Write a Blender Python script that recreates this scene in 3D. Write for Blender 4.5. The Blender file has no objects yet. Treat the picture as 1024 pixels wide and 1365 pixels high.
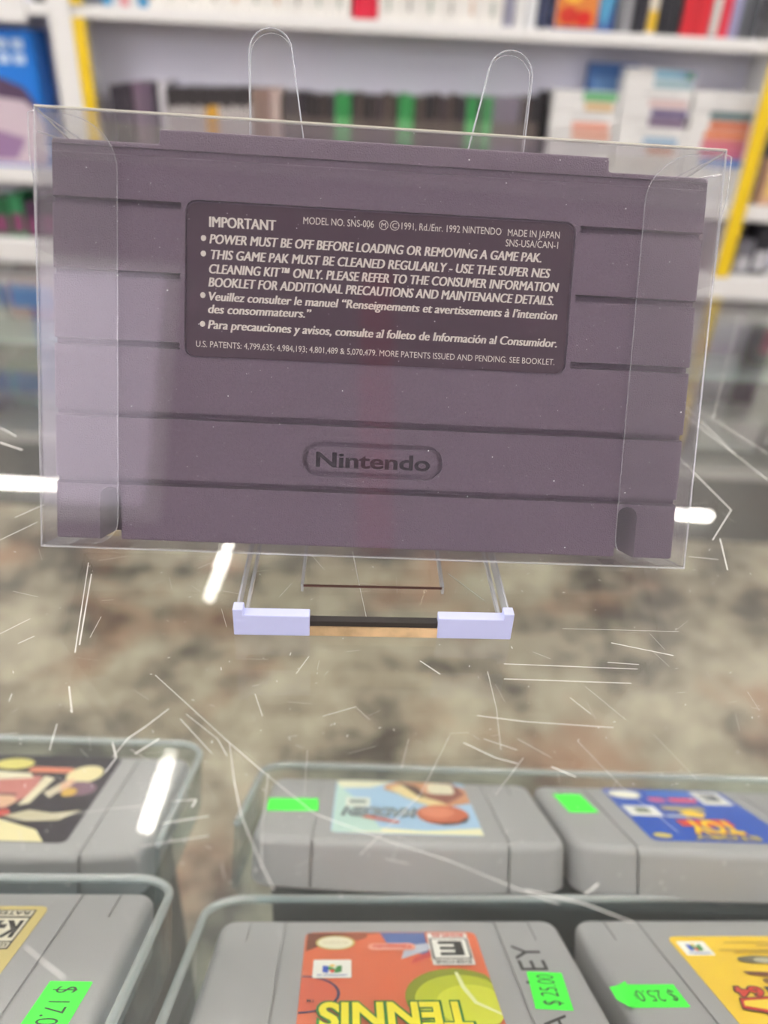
import bpy, bmesh, math, random
import numpy as np
from mathutils import Vector, Matrix, Euler
random.seed(7)
S = bpy.context.scene
COL = S.collection
R = math.radians

# ------------------------------------------------------------------ camera
CAMZ = 0.109
PITCH, ROLL, FPX = R(31.5), R(3.0), 1025.0
fwd = Vector((0, math.cos(PITCH), -math.sin(PITCH)))
right0 = Vector((1, 0, 0))
down0 = fwd.cross(right0)
cr = math.cos(ROLL) * right0 - math.sin(ROLL) * down0
cd = fwd.cross(cr)
cam = bpy.data.cameras.new('camera')
cam.sensor_fit = 'VERTICAL'
cam.sensor_height = 36.0
cam.lens = 36.0 * FPX / 1365.0
cam.clip_start = 0.005
cam.clip_end = 50
cam.dof.use_dof = True
cam.dof.focus_distance = 0.172
cam.dof.aperture_fstop = cam.lens / 2.7
co = bpy.data.objects.new('camera', cam)
COL.objects.link(co)
co.matrix_world = Matrix(((cr.x, -cd.x, -fwd.x, 0), (cr.y, -cd.y, -fwd.y, 0), (cr.z, -cd.z, -fwd.z, CAMZ), (0, 0, 0, 1)))
S.camera = co
CAM = Vector((0, 0, CAMZ))

def ray(px, py):
    return cr * ((px - 512) / FPX) + cd * ((py - 682.5) / FPX) + fwd
def at_y(px, py, y):
    d = ray(px, py); return CAM + d * (y / d.y)
def at_z(px, py, z):
    d = ray(px, py); return CAM + d * ((z - CAMZ) / d.z)

# ------------------------------------------------------------------ world, colour, lamps
w = bpy.data.worlds.new('World'); S.world = w; w.use_nodes = True
w.node_tree.nodes['Background'].inputs[0].default_value = (0.8, 0.85, 1, 1)
w.node_tree.nodes['Background'].inputs[1].default_value = 0.4
S.view_settings.view_transform = 'Standard'
S.view_settings.look = 'None'
S.view_settings.gamma = 1
S.view_settings.exposure = 0.42
S.cycles.transparent_max_bounces = 40
S.cycles.max_bounces = 14
S.cycles.transmission_bounces = 14
S.cycles.glossy_bounces = 6
TUBE_L = 62.0

# ------------------------------------------------------------------ materials
def lin(c):
    return tuple((v / 255 / 12.92 if v / 255 <= .04045 else ((v / 255 + .055) / 1.055) ** 2.4) for v in c)
MATS = {}
def mat(name, rgb, rough=.5, metal=0, trans=0, ior=1.45, emit=0, spec=.5, noise=0, nscale=40, bump=0, bscale=400):
    if name in MATS: return MATS[name]
    m = bpy.data.materials.new(name); m.use_nodes = True
    nt = m.node_tree; b = nt.nodes['Principled BSDF']
    c = lin(rgb) + (1,)
    b.inputs['Base Color'].default_value = c
    b.inputs['Roughness'].default_value = rough
    b.inputs['Metallic'].default_value = metal
    b.inputs['Transmission Weight'].default_value = trans
    b.inputs['IOR'].default_value = ior
    b.inputs['Specular IOR Level'].default_value = spec
    if emit:
        b.inputs['Emission Color'].default_value = c
        b.inputs['Emission Strength'].default_value = emit
    if noise or bump:
        tc = nt.nodes.new('ShaderNodeTexCoord')
    if noise:
        n = nt.nodes.new('ShaderNodeTexNoise'); n.inputs['Scale'].default_value = nscale; n.inputs['Detail'].default_value = 4
        nt.links.new(tc.outputs['Object'], n.inputs['Vector'])
        r = nt.nodes.new('ShaderNodeMapRange')
        r.inputs['From Min'].default_value = .3; r.inputs['From Max'].default_value = .7
        r.inputs['To Min'].default_value = 1 - noise; r.inputs['To Max'].default_value = 1 + noise
        nt.links.new(n.outputs['Fac'], r.inputs['Value'])
        h = nt.nodes.new('ShaderNodeHueSaturation'); h.inputs['Color'].default_value = c
        nt.links.new(r.outputs['Result'], h.inputs['Value']); nt.links.new(h.outputs['Color'], b.inputs['Base Color'])
    if bump:
        n = nt.nodes.new('ShaderNodeTexNoise'); n.inputs['Scale'].default_value = bscale; n.inputs['Detail'].default_value = 3
        nt.links.new(tc.outputs['Object'], n.inputs['Vector'])
        bp = nt.nodes.new('ShaderNodeBump'); bp.inputs['Strength'].default_value = bump; bp.inputs['Distance'].default_value = .0004
        nt.links.new(n.outputs['Fac'], bp.inputs['Height']); nt.links.new(bp.outputs['Normal'], b.inputs['Normal'])
    MATS[name] = m; return m

def clear_mat(name, tint=(1, 1, 1), f0=.04, gain=1.0, haze=0.0, rough=.02, hazecol=(.9, .9, .95), scratch_glint=False):
    """thin clear sheet: see-through with Schlick reflection and a little surface haze"""
    if name in MATS: return MATS[name]
    m = bpy.data.materials.new(name); m.use_nodes = True
    nt = m.node_tree; nt.nodes.clear(); N = nt.nodes.new; L = nt.links.new
    out = N('ShaderNodeOutputMaterial')
    tr = N('ShaderNodeBsdfTransparent'); tr.inputs[0].default_value = tuple(tint) + (1,)
    gl = N('ShaderNodeBsdfGlossy'); gl.inputs['Roughness'].default_value = rough
    lw = N('ShaderNodeLayerWeight'); lw.inputs['Blend'].default_value = .5
    p = N('ShaderNodeMath'); p.operation = 'POWER'; p.inputs[1].default_value = 5
    L(lw.outputs['Facing'], p.inputs[0])
    ma = N('ShaderNodeMath'); ma.operation = 'MULTIPLY_ADD'; ma.use_clamp = True
    ma.inputs[1].default_value = gain * (1 - f0); ma.inputs[2].default_value = f0 * gain
    L(p.outputs[0], ma.inputs[0])
    mx = N('ShaderNodeMixShader'); L(ma.outputs[0], mx.inputs[0]); L(tr.outputs[0], mx.inputs[1]); L(gl.outputs[0], mx.inputs[2])
    last = mx
    if haze:
        df = N('ShaderNodeBsdfDiffuse'); df.inputs[0].default_value = tuple(hazecol) + (1,)
        m2 = N('ShaderNodeMixShader'); L(mx.outputs[0], m2.inputs[1]); L(df.outputs[0], m2.inputs[2])
        m2.inputs[0].default_value = haze
        if scratch_glint:      # scuffed, smeared patches; the haze also paints the milky ceiling reflection
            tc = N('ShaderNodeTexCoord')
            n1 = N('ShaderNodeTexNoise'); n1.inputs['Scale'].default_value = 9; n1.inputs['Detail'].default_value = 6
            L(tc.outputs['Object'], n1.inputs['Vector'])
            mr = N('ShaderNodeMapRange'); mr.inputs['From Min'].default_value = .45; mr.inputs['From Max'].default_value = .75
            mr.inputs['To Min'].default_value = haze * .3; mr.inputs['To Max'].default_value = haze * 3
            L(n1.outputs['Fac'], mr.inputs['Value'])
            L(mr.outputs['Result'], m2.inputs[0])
        last = m2
    L(last.outputs[0], out.inputs[0])
    MATS[name] = m; return m

WHITE = mat('white_laminate', (232, 232, 232), .45)
YELLOW = mat('yellow_trim', (232, 198, 30), .4)
BLACK = mat('black_plastic', (28, 28, 32), .4)
DARK = mat('dark_paint', (40, 42, 46), .6)
SNES = mat('purple_grey_plastic', (114, 98, 116), .42, spec=.45, noise=.10, nscale=1800, bump=.9, bscale=3400)
SNESL = mat('dark_plum_label', (66, 45, 61), .38, noise=.03, nscale=300)
INK = mat('pale_ink', (222, 216, 206), .6)
N64 = mat('grey_plastic', (160, 160, 162), .45, bump=.25, bscale=2200)
GREEN = mat('neon_green_paper', (60, 250, 60), .6)
PEN = mat('pen_ink', (30, 60, 40), .6)
MARKER = mat('marker_ink', (25, 25, 25), .5)
PET = clear_mat('clear_packaging', (.985, .985, .985), .04, 1.0, .016, .03, (.85, .85, .95))
FOLD = clear_mat('packaging_fold', (.93, .94, .95), .13, 1.2, .17, .12)
FLAP = clear_mat('packaging_flap', (.985, .985, .985), .04, 1.0, .03, .06, (.85, .83, .92))
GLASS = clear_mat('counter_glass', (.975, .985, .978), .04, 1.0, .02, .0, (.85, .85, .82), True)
PANE = clear_mat('pane_glass', (.975, .985, .98), .04, 1.0, .006, .0)
SCRATCH_GLINT = clear_mat('scratch_glint', (1, 1, 1), .06, 1.0, .72, .3, (.92, .92, .9))
TRAY = clear_mat('tray_plastic', (.885, .95, .965), .04, .8, .006, .03, (.7, .85, .9))
RIM = clear_mat('tray_rim', (.80, .88, .89), .16, 1.6, .25, .08, (.88, .92, .93))
ACRYL = clear_mat('clear_acrylic', (.985, .99, .985), .035, .8, .008, .01)
AEDGE = clear_mat('acrylic_cut_edge', (.96, .97, .98), .12, 1.2, .30, .12, (.9, .92, 1))
FROST = mat('frosted_edge_lit_lavender', (206, 212, 255), .5, spec=.6)  # lavender is reflected shop light put into the colour

# ------------------------------------------------------------------ mesh builder
class MB:
    def __init__(s): s.v = []; s.f = []; s.m = []; s.mats = []
    def mi(s, m):
        if m not in s.mats: s.mats.append(m)
        return s.mats.index(m)
    def add(s, vs, fs, m, M=None):
        o = len(s.v); k = s.mi(m)
        for p in vs:
            p = Vector(p); s.v.append(tuple(M @ p) if M is not None else tuple(p))
        for f in fs: s.f.append([o + i for i in f]); s.m.append(k)
        return s
    def box(s, a, b, m, M=None):
        x0, y0, z0 = a; x1, y1, z1 = b
        vs = [(x0, y0, z0), (x1, y0, z0), (x1, y1, z0), (x0, y1, z0), (x0, y0, z1), (x1, y0, z1), (x1, y1, z1), (x0, y1, z1)]
        return s.add(vs, [(0, 3, 2, 1), (4, 5, 6, 7), (0, 1, 5, 4), (1, 2, 6, 5), (2, 3, 7, 6), (3, 0, 4, 7)], m, M)
    def prism(s, poly, h0, h1, m, M=None, top=None):
        """poly in xy, counter-clockwise, h0<h1 along z"""
        n = len(poly)
        vs = [(p[0], p[1], h0) for p in poly] + [(p[0], p[1], h1) for p in poly]
        s.add(vs, [list(range(n))[::-1]] + [(i, (i + 1) % n, n + (i + 1) % n, n + i) for i in range(n)], m, M)
        s.add([(p[0], p[1], h1) for p in poly], [list(range(n))], top or m, M)
        return s
    def rings(s, rs, m, M=None, cap=True):
        n = len(rs[0]); vs = [p for r in rs for p in r]
        fs = [(k * n + i, k * n + (i + 1) % n, (k + 1) * n + (i + 1) % n, (k + 1) * n + i) for k in range(len(rs) - 1) for i in range(n)]
        if cap: fs += [list(range(n))[::-1], [(len(rs) - 1) * n + i for i in range(n)]]
        return s.add(vs, fs, m, M)
    def tube(s, path, r, m, M=None, closed=False, n=8):
        P = [Vector(p) for p in path]; rs = []
        for i, p in enumerate(P):
            a = P[i - 1] if (i or closed) else p; b = P[(i + 1) % len(P)] if (i < len(P) - 1 or closed) else p
            t = (b - a).normalized()
            u = t.orthogonal() if abs(t.z) > .95 else t.cross(Vector((0, 0, 1)))
            if abs(t.z) > .95: u = t.cross(Vector((0, 1, 0)))
            u.normalize(); vv = t.cross(u)
            rs.append([p + (u * math.cos(2 * math.pi * k / n) + vv * math.sin(2 * math.pi * k / n)) * r for k in range(n)])
        if closed: rs.append(rs[0]); return s.rings(rs, m, M, cap=False)
        return s.rings(rs, m, M)
    def build(s, name, parent=None, smooth=False, bevel=0):
        me = bpy.data.meshes.new(name); me.from_pydata(s.v, [], s.f)
        for m in s.mats: me.materials.append(m)
        for p, k in zip(me.polygons, s.m): p.material_index = k
        bm = bmesh.new(); bm.from_mesh(me)
        bmesh.ops.remove_doubles(bm, verts=bm.verts, dist=1e-7)
        bmesh.ops.recalc_face_normals(bm, faces=bm.faces)
        bm.to_mesh(me); bm.free()
        if smooth:
            me.shade_smooth()
            me.set_sharp_from_angle(angle=R(40))
        o = bpy.data.objects.new(name, me); COL.objects.link(o)
        if parent is not None: o.parent = parent
        if bevel:
            b = o.modifiers.new('bevel', 'BEVEL'); b.width = bevel; b.segments = 2; b.limit_method = 'ANGLE'; b.angle_limit = R(40)
        return o

def thing(name, label, cat, loc=(0, 0, 0), rot=None, group=None):
    o = bpy.data.objects.new(name, None); COL.objects.link(o); o.empty_display_size = .02
    o.location = loc
    if rot is not None: o.rotation_euler = rot
    return tag(o, label, cat, group)
def tag(o, label, cat, group=None, kind=None):
    o['label'] = label; o['category'] = cat
    if group: o['group'] = group
    if kind: o['kind'] = kind
    return o
def struct(o, label, cat):
    o['kind'] = 'structure'; o['label'] = label; o['category'] = cat; return o
def copy_tree(o, parent=None):
    c = o.copy(); COL.objects.link(c)
    c.parent = parent
    for ch in [x for x in bpy.data.objects if x.parent == o]: copy_tree(ch, c)
    return c

def rrect(x0, y0, x1, y1, r, n=6):
    pts = []
    for cx, cy, a0 in ((x1 - r, y1 - r, 0), (x0 + r, y1 - r, 90), (x0 + r, y0 + r, 180), (x1 - r, y0 + r, 270)):
        for i in range(n + 1):
            a = R(a0 + 90 * i / n); pts.append((cx + r * math.cos(a), cy + r * math.sin(a)))
    return pts
def ellipse(cx, cy, a, b, n=24, rot=0):
    c, s_ = math.cos(rot), math.sin(rot)
    return [(cx + a * math.cos(t) * c - b * math.sin(t) * s_, cy + a * math.cos(t) * s_ + b * math.sin(t) * c) for t in [2 * math.pi * i / n for i in range(n)]]

# text: returns (verts, faces) in xy, height along z
def text_geo(body, bold=0.0, shear=0.0, extrude=0.0, res=4):
    cu = bpy.data.curves.new('t', 'FONT'); cu.body = body; cu.size = 1.0
    cu.offset = bold; cu.shear = shear; cu.extrude = extrude; cu.resolution_u = res; cu.fill_mode = 'BOTH' if extrude else 'FRONT'
    o = bpy.data.objects.new('t', cu); COL.objects.link(o)
    dg = bpy.context.evaluated_depsgraph_get()
    me = bpy.data.meshes.new_from_object(o.evaluated_get(dg))
    vs = [v.co.copy() for v in me.vertices]; fs = [list(p.vertices) for p in me.polygons]
    bpy.data.objects.remove(o); bpy.data.curves.remove(cu); bpy.data.meshes.remove(me)
    return vs, fs
CAPS = {}
def capheight(bold):
    if bold not in CAPS:
        vs, _ = text_geo('H', bold); CAPS[bold] = max(v.y for v in vs) - min(v.y for v in vs)
    return CAPS[bold]
def put_text(mb, body, x0, x1, y, cap, m, M=None, bold=0.0, shear=0.0, z=0.0, extrude=0.0, y1=None):
    """text from x0 to x1 (stretched), baseline from y to y1, cap height cap"""
    vs, fs = text_geo(body, bold, shear, extrude)
    ax, bx = min(v.x for v in vs), max(v.x for v in vs)
    k = cap / capheight(bold); kx = (x1 - x0) / (bx - ax); sl = ((y if y1 is None else y1) - y) / (x1 - x0)
    out = []
    for v in vs:
        X = x0 + (v.x - ax) * kx
        out.append((X, y + (v.y + bold) * k + sl * (X - x0), z + v.z))
    mb.add(out, fs, m, M)
    return mb

# frame whose xy is the front face of an upright thing (x right, z up, facing -y)
FRONT = Matrix(((1, 0, 0, 0), (0, 0, -1, 0), (0, 1, 0, 0), (0, 0, 0, 1)))

def boolean_cut(o, cutter):
    bo = o.modifiers.new('cut', 'BOOLEAN'); bo.operation = 'DIFFERENCE'; bo.object = cutter; bo.solver = 'EXACT'; bo.use_self = True
    cutter.parent = o.parent
    dg = bpy.context.evaluated_depsgraph_get(); dg.update()
    me = bpy.data.meshes.new_from_object(o.evaluated_get(dg))
    o.modifiers.clear(); old = o.data; o.data = me; bpy.data.meshes.remove(old)
    cm = cutter.data; bpy.data.objects.remove(cutter); bpy.data.meshes.remove(cm)
    return o

# ------------------------------------------------------------------ the room
FZ = -1.0; CZ = 2.3
def floor_mat():
    m = bpy.data.materials.new('stained_concrete'); m.use_nodes = True
    nt = m.node_tree; N = nt.nodes.new; L = nt.links.new; b = nt.nodes['Principled BSDF']
    tc = N('ShaderNodeTexCoord')
    n1 = N('ShaderNodeTexNoise'); n1.inputs['Scale'].default_value = 5.5; n1.inputs['Detail'].default_value = 5; n1.inputs['Roughness'].default_value = .62
    n2 = N('ShaderNodeTexNoise'); n2.inputs['Scale'].default_value = 4.3; n2.inputs['Detail'].default_value = 4
    mp = N('ShaderNodeMapping'); mp.inputs['Location'].default_value = (3, 1, 5)
    L(tc.outputs['Object'], n1.inputs['Vector']); L(tc.outputs['Object'], mp.inputs['Vector']); L(mp.outputs[0], n2.inputs['Vector'])
    r1 = N('ShaderNodeValToRGB'); e = r1.color_ramp.elements
    e[0].position = .38; e[0].color = lin((76, 68, 60)) + (1,); e[1].position = .50; e[1].color = lin((158, 147, 129)) + (1,)
    x = e.new(.68); x.color = lin((200, 192, 170)) + (1,)
    L(n1.outputs['Fac'], r1.inputs[0])
    r2 = N('ShaderNodeMapRange'); r2.inputs['From Min'].default_value = .52; r2.inputs['From Max'].default_value = .72
    r2.inputs['To Min'].default_value = 0; r2.inputs['To Max'].default_value = .7; L(n2.outputs['Fac'], r2.inputs['Value'])
    mx = N('ShaderNodeMixRGB'); mx.inputs[2].default_value = lin((164, 112, 82)) + (1,)
    L(r2.outputs[0], mx.inputs[0]); L(r1.outputs[0], mx.inputs[1]); L(mx.outputs[0], b.inputs['Base Color'])
    b.inputs['Roughness'].default_value = .5
    return m
struct(MB().box((-3.2, -2.6, FZ - .1), (3.2, 5.2, FZ), floor_mat()).build('floor'), 'mottled grey and rust stained concrete shop floor', 'floor')
WALLM = mat('painted_wall', (222, 222, 226), .8)
struct(MB().box((-3.2, -2.6, CZ), (3.2, 5.2, CZ + .1), mat('ceiling_paint', (235, 235, 235), .9)).build('ceiling'), 'white shop ceiling with tube lights', 'ceiling')
struct(MB().box((-3.3, -2.6, FZ), (-3.2, 5.2, CZ), WALLM).build('wall_left'), 'pale painted wall left of the shelving', 'wall')
struct(MB().box((3.2, -2.6, FZ), (3.3, 5.2, CZ), WALLM).build('wall_right'), 'pale painted wall right of the shelving', 'wall')
struct(MB().box((-3.2, 5.2, FZ), (3.2, 5.3, CZ), WALLM).build('wall_back'), 'pale painted wall behind the shelving', 'wall')
struct(MB().box((-3.2, -2.7, FZ), (3.2, -2.6, CZ), mat('rear_wall_paint', (120, 108, 116), .8)).build('wall_front'), 'mauve grey painted wall behind the photographer', 'wall')
pane_l = mat('daylit_pane', (215, 205, 222), .3, emit=1.7); pane_fill = mat('fill_light_pane', (222, 222, 226), .3, emit=3.4)
wn = MB().box((-3.1, -2.6, .70), (-.55, -2.57, 1.80), WHITE).build('window_1')
MB().box((-3.04, -2.572, .76), (-1.30, -2.56, 1.74), pane_fill).build('pane', wn); MB().box((-1.26, -2.572, .76), (-.61, -2.56, 1.74), pane_l).build('pane', wn)  # wide pane is added fill light; narrow one mirrors in the clear box
struct(wn, 'daylit shop window behind the photographer, left, widened by an added fill pane', 'window')
wn = MB().box((1.95, -2.6, .40), (3.1, -2.57, 1.80), WHITE).build('fill_window_2')
MB().box((2.01, -2.572, .46), (3.04, -2.56, 1.74), pane_fill).build('pane', wn)  # added window, throws low fill light onto the far shelves
struct(wn, 'added unseen window in the wall behind the photographer, right, as fill light', 'window')

# tube lamps under the ceiling
tubem = mat('lit_tube', (255, 250, 240), .4, emit=TUBE_L)
def tube_light(cx, cy, length, along, label):
    t = thing('tube_light', label, 'ceiling light', (cx, cy, CZ), (0, 0, R(90) if along == 'y' else 0), 'tube lights under the ceiling')
    h = length / 2
    MB().box((-h, -.035, -.012), (h, .035, 0), WHITE).build('housing', t)
    MB().tube([(-h + .01, 0, -.032), (h - .01, 0, -.032)], .018, tubem, n=12).build('tube', t, smooth=True)
    for s in (-1, 1): MB().box((s * (h - .004) - .008, -.02, -.052), (s * (h - .004) + .008, .02, -.01), WHITE).build('end_cap', t)
tube_light(-.775, 1.96, .60, 'y', 'tube light nearest the counter in the row running away over the aisle')
tube_light(-.842, 3.25, .60, 'y', 'second tube light of the row running away over the aisle')
for k, (xa, xb) in enumerate(((-2.5, -.98), (-.96, .50), (.52, 2.0))):
    tube_light((xa + xb) / 2, 4.0 + .02 * k, xb - xa, 'x', ('left', 'middle', 'right')[k] + ' tube light of the crosswise row beyond the shelving')
FILL_TUBES = ((-2.2, .72, 'over the counter, far left'), (-.75, .72, 'over the counter, left of the middle'), (.75, .72, 'over the counter, right of the middle'), (2.2, .72, 'over the counter, far right'),
      (-1.9, -1.0, 'above and behind the photographer, left'), (1.9, -1.0, 'above and behind the photographer, right'), (-2.3, -2.1, 'along the rear wall, left'), (2.3, -2.1, 'along the rear wall, right'), (2.85, 2.2, 'along the right wall'), (-2.85, 2.2, 'along the left wall'))
for x, y, nm in FILL_TUBES:
    tube_light(x, y, 1.2, 'x' if y < 1 else 'y', 'added unseen tube light ' + nm)  # lamps added to light the scene, kept clear of the glass reflections
bn = thing('red_backdrop', 'tall red banner added behind the photographer for the red reflection in the box', 'backdrop', (.27, -2.597, .60))  # added out of view to mirror as a red streak in the box
MB().box((-.07, 0, 0), (.07, .004, 1.25), mat('red_backdrop_face', (158, 48, 66), .7)).build('red_sheet', bn); MB().box((-.09, 0, 1.25), (.09, .012, 1.27), BLACK).build('rod', bn)

# ------------------------------------------------------------------ glass display counter
CT = thing('display_counter', 'glass topped display counter with scratched top holding game cartridges', 'display case', (0, .15, FZ))
def lz(z): return z - FZ
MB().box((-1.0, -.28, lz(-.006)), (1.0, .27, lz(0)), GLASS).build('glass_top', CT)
MB().box((-1.0, .262, lz(-.90)), (1.0, .268, lz(-.0062)), PANE).build('front_pane', CT)
MB().box((-1.0, -.27, 0), (1.0, .268, lz(-.90)), DARK).build('plinth', CT)
MB().box((-1.0, -.27, lz(-.90)), (-.985, .26, lz(-.0062)), mat('side_panel', (190, 195, 195), .5)).build('side_panel', CT)
MB().box((.985, -.27, lz(-.90)), (1.0, .26, lz(-.0062)), MATS['side_panel']).build('side_panel', CT)

# scratches on the glass as pale strips, with some reflected ceiling lines drawn in
sc = MB()
def scratch_glint(pts, wd=.00012, z=.00003):
    for (a, b) in zip(pts[:-1], pts[1:]):
        A = at_z(a[0], a[1], 0); B = at_z(b[0], b[1], 0); d = (B - A); d.z = 0
        if d.length < 1e-6: continue
        d.normalize(); n = Vector((-d.y, d.x, 0)) * wd * random.uniform(.6, 1.2) * .5
        sc.add([A - n + Vector((0, -.15, lz(z))), B - n + Vector((0, -.15, lz(z))), B + n + Vector((0, -.15, lz(z))), A + n + Vector((0, -.15, lz(z)))], [(0, 1, 2, 3)], SCRATCH_GLINT)
main = [
 ([(207, 900), (262, 950), (300, 985), (352, 1030), (420, 1085), (520, 1122), (600, 1148), (690, 1185), (745, 1205)], .00022),
 ([(306, 990), (312, 1040), (322, 1088), (345, 1145), (366, 1187)], .00025),
 ([(225, 945), (195, 968), (170, 985), (150, 1010)], .0003), ([(248, 952), (290, 985), (303, 1008)], .0002),
 ([(150, 990), (155, 1010), (140, 1030)], .0003), ([(240, 958), (283, 1005)], .0002), ([(212, 985), (180, 1005)], .0003),
 ([(228, 1068), (262, 1066), (256, 1076)], .0003), ([(215, 1098), (278, 1088)], .0003), ([(188, 1128), (278, 1114)], .00025),
 ([(0, 1095), (60, 1090), (150, 1078), (205, 1073)], .00012),
 ([(34, 1262), (60, 1284), (86, 1304)], .0005),
 ([(700, 1186), (780, 1205), (845, 1230)], .00045), ([(798, 1178), (780, 1192)], .0003),
 ([(672, 885), (850, 892)], .0006), ([(672, 905), (842, 911)], .0006), ([(810, 883), (852, 886)], .0005),  # double bright line: ceiling reflection drawn onto the glass
 ([(636, 954), (700, 962), (818, 970)], .00025), ([(750, 838), (905, 842)], .00015), ([(815, 857), (898, 874)], .0003),
 ([(650, 895), (662, 945), (668, 1000)], .00015), ([(560, 881), (587, 899)], .0003), ([(760, 930), (788, 952)], .0002), ([(780, 915), (835, 960)], .00012),
 ([(618, 990), (660, 1010), (690, 1018)], .0003), ([(698, 1010), (660, 1060)], .0001), ([(735, 1022), (768, 1036)], .0003),
 ([(118, 750), (100, 870)], .0006), ([(122, 765), (106, 860)], .0003), ([(0, 845), (40, 825)], .0003), ([(24, 858), (46, 848)], .0003),
 ([(92, 915), (96, 950)], .0003), ([(76, 965), (66, 1000)], .0003), ([(16, 925), (12, 935)], .0004),
 ([(120, 850), (135, 822)], .0002), ([(395, 898), (412, 875)], .0002), ([(430, 955), (475, 942)], .00015), ([(340, 925), (350, 955)], .0002),
 ([(470, 735), (478, 775), (490, 830)], .0002), ([(598, 765), (645, 800)], .0002),
 ([(960, 718), (970, 760)], .0007), ([(918, 742), (958, 746)], .0004), ([(880, 528), (1024, 640)], .0008), ([(870, 500), (985, 610)], .0006), ([(905, 610), (975, 680), (950, 720)], .0006),
 ([(930, 545), (1024, 605)], .0005), ([(985, 420), (950, 560)], .0005), ([(0, 590), (30, 600)], .0012), ([(0, 570), (22, 582)], .001), ([(20, 690), (60, 672)], .0005), ([(0, 720), (50, 696)], .0005),
 ([(770, 988), (830, 1050), (905, 1110)], .00012), ([(690, 985), (735, 1010)], .0001), ([(872, 980), (930, 1040)], .0001),
 ([(358, 1030), (350, 1100), (348, 1160)], .00012), ([(410, 1000), (406, 1060)], .0001), ([(600, 980), (560, 1060), (480, 1140)], .00014), ([(545, 985), (535, 1025)], .0001), ([(645, 985), (690, 1000)], .0002),
]
for p, wd in main: scratch_glint(p, wd * (.8 if wd < .0004 else .5))
for _ in range(170):
    px, py = random.uniform(-60, 1080), random.choice([random.uniform(760, 1365), random.uniform(880, 1160), random.uniform(560, 800)])
    a = random.gauss(.5, .8); l = random.uniform(4, 42)
    scratch_glint([(px, py), (px + l * math.cos(a), py + l * math.sin(a) * .7)], random.uniform(.00002, .00007))
for _ in range(200):   # nicks
    px, py = random.uniform(-40, 1060), random.uniform(720, 1200); a = random.uniform(0, 3.14); l = random.uniform(1, 4)
    scratch_glint([(px, py), (px + l * math.cos(a), py + l * math.sin(a))], random.uniform(.00008, .00018))
o = sc.build('scratch_glint_marks', CT); o['kind'] = 'stuff'; o['label'] = 'white scratches and nicks in the glass top, plus painted reflection lines'

# ------------------------------------------------------------------ SNES cartridge (rear side towards the camera)
CR = Euler((R(-23.45), R(.89), R(2.99)), 'XYZ')
CO = Vector((-.00257, .14054, .109 - .09578))
mm = .001
cart = thing('game_cartridge', 'large purple grey game cartridge seen from the back inside a clear protector box', 'game cartridge', CO, CR)
body = MB().prism([(x * mm, z * mm) for x, z in ((-68, 0), (68, 0), (68, 82), (46.5, 82), (46.5, 84.9), (-46.5, 84.9), (-46.5, 82), (-68, 82))], -.020, 0, SNES, FRONT).build('shell', cart)
bm = bmesh.new(); bm.from_mesh(body.data)
bmesh.ops.bevel(bm, geom=[e for e in bm.edges], offset=.0006, segments=3, affect='EDGES', profile=.5)
bm.to_mesh(body.data); bm.free()
c = MB()
def gbox(x0, x1, z0, z1, d):     # groove cut d deep into the front face
    prof = [(-3, z0 - .05), (0, z0 - .05), (d, z0 + .3), (d, z1), (-3, z1)]
    vs = [(x * mm, y * mm, z * mm) for x in (x0, x1) for y, z in prof]
    c.add(vs, [(0, 1, 2, 3, 4), (9, 8, 7, 6, 5)] + [(i, 5 + i, 5 + (i + 1) % 5, (i + 1) % 5) for i in range(5)], SNES)
for z in (69.6, 55.5, 41.4):
    gbox(-70, -42, z - .15, z + 1.2, 2.2); gbox(41.4, 70, z - .15, z + 1.2, 2.2)
    for s in (-1, 1): c.box((s * 70 * mm if s < 0 else 67.3 * mm, .003, (z - .1) * mm), (-67.3 * mm if s < 0 else 70 * mm, .018, (z + 1.0) * mm), SNES)
for z in (26.6, 12.2):
    gbox(-70, 70, z - .1, z + 1.3, 2.2)
    for s in (-1, 1): c.box((s * 70 * mm if s < 0 else 67.3 * mm, .003, z * mm), (-67.3 * mm if s < 0 else 70 * mm, .018, (z + 1.1) * mm), SNES)
gbox(-69, 69, 79.3, 80.9, .5)
c.prism([(x * mm, z * mm) for x, z in rrect(-41.1, 39.6, 40.5, 71.5, 2.4)], -.0008, .003, SNES, FRONT)
for x0 in (-58.7, 54.6):
    c.prism([(x * mm, z * mm) for x, z in [(x0, -3), (x0 + 4.6, -3)] + [(x0 + 2.3 + 2.3 * math.cos(R(a)), 9.2 + 2.3 * math.sin(R(a))) for a in range(0, 181, 20)]], -.012, .003, SNES, FRONT)
# oval ring around the maker's name
n = 48; O_ = rrect(-15.6, 15.6, 15.0, 23.1, 3.74, 12); I_ = rrect(-14.5, 16.7, 13.9, 22.0, 2.64, 12); k = len(O_)
vs = [(p[0] * mm, p[1] * mm, z) for z in (-.0010, .003) for P_ in (O_, I_) for p in P_]
fs = []
for i in range(k):
    j = (i + 1) % k
    fs += [(i, k + i, k + j, j), (2 * k + i, 2 * k + j, 3 * k + j, 3 * k + i), (i, j, 2 * k + j, 2 * k + i), (k + i, 3 * k + i, 3 * k + j, k + j)]
c.add(vs, fs, SNES, FRONT)
cut = c.build('cutter')
boolean_cut(body, cut)
c2 = MB(); put_text(c2, 'Nintendo', -12.7 * mm, 12.3 * mm, 17.55 * mm, 3.35 * mm, SNES, FRONT @ Matrix.Translation((0, 0, .0006)), bold=.03, extrude=.0014)
cut = c2.build('cutter')
boolean_cut(body, cut)
body.data.materials.clear(); body.data.materials.append(SNES)
for p in body.data.polygons: p.material_index = 0; p.use_smooth = False
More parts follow.
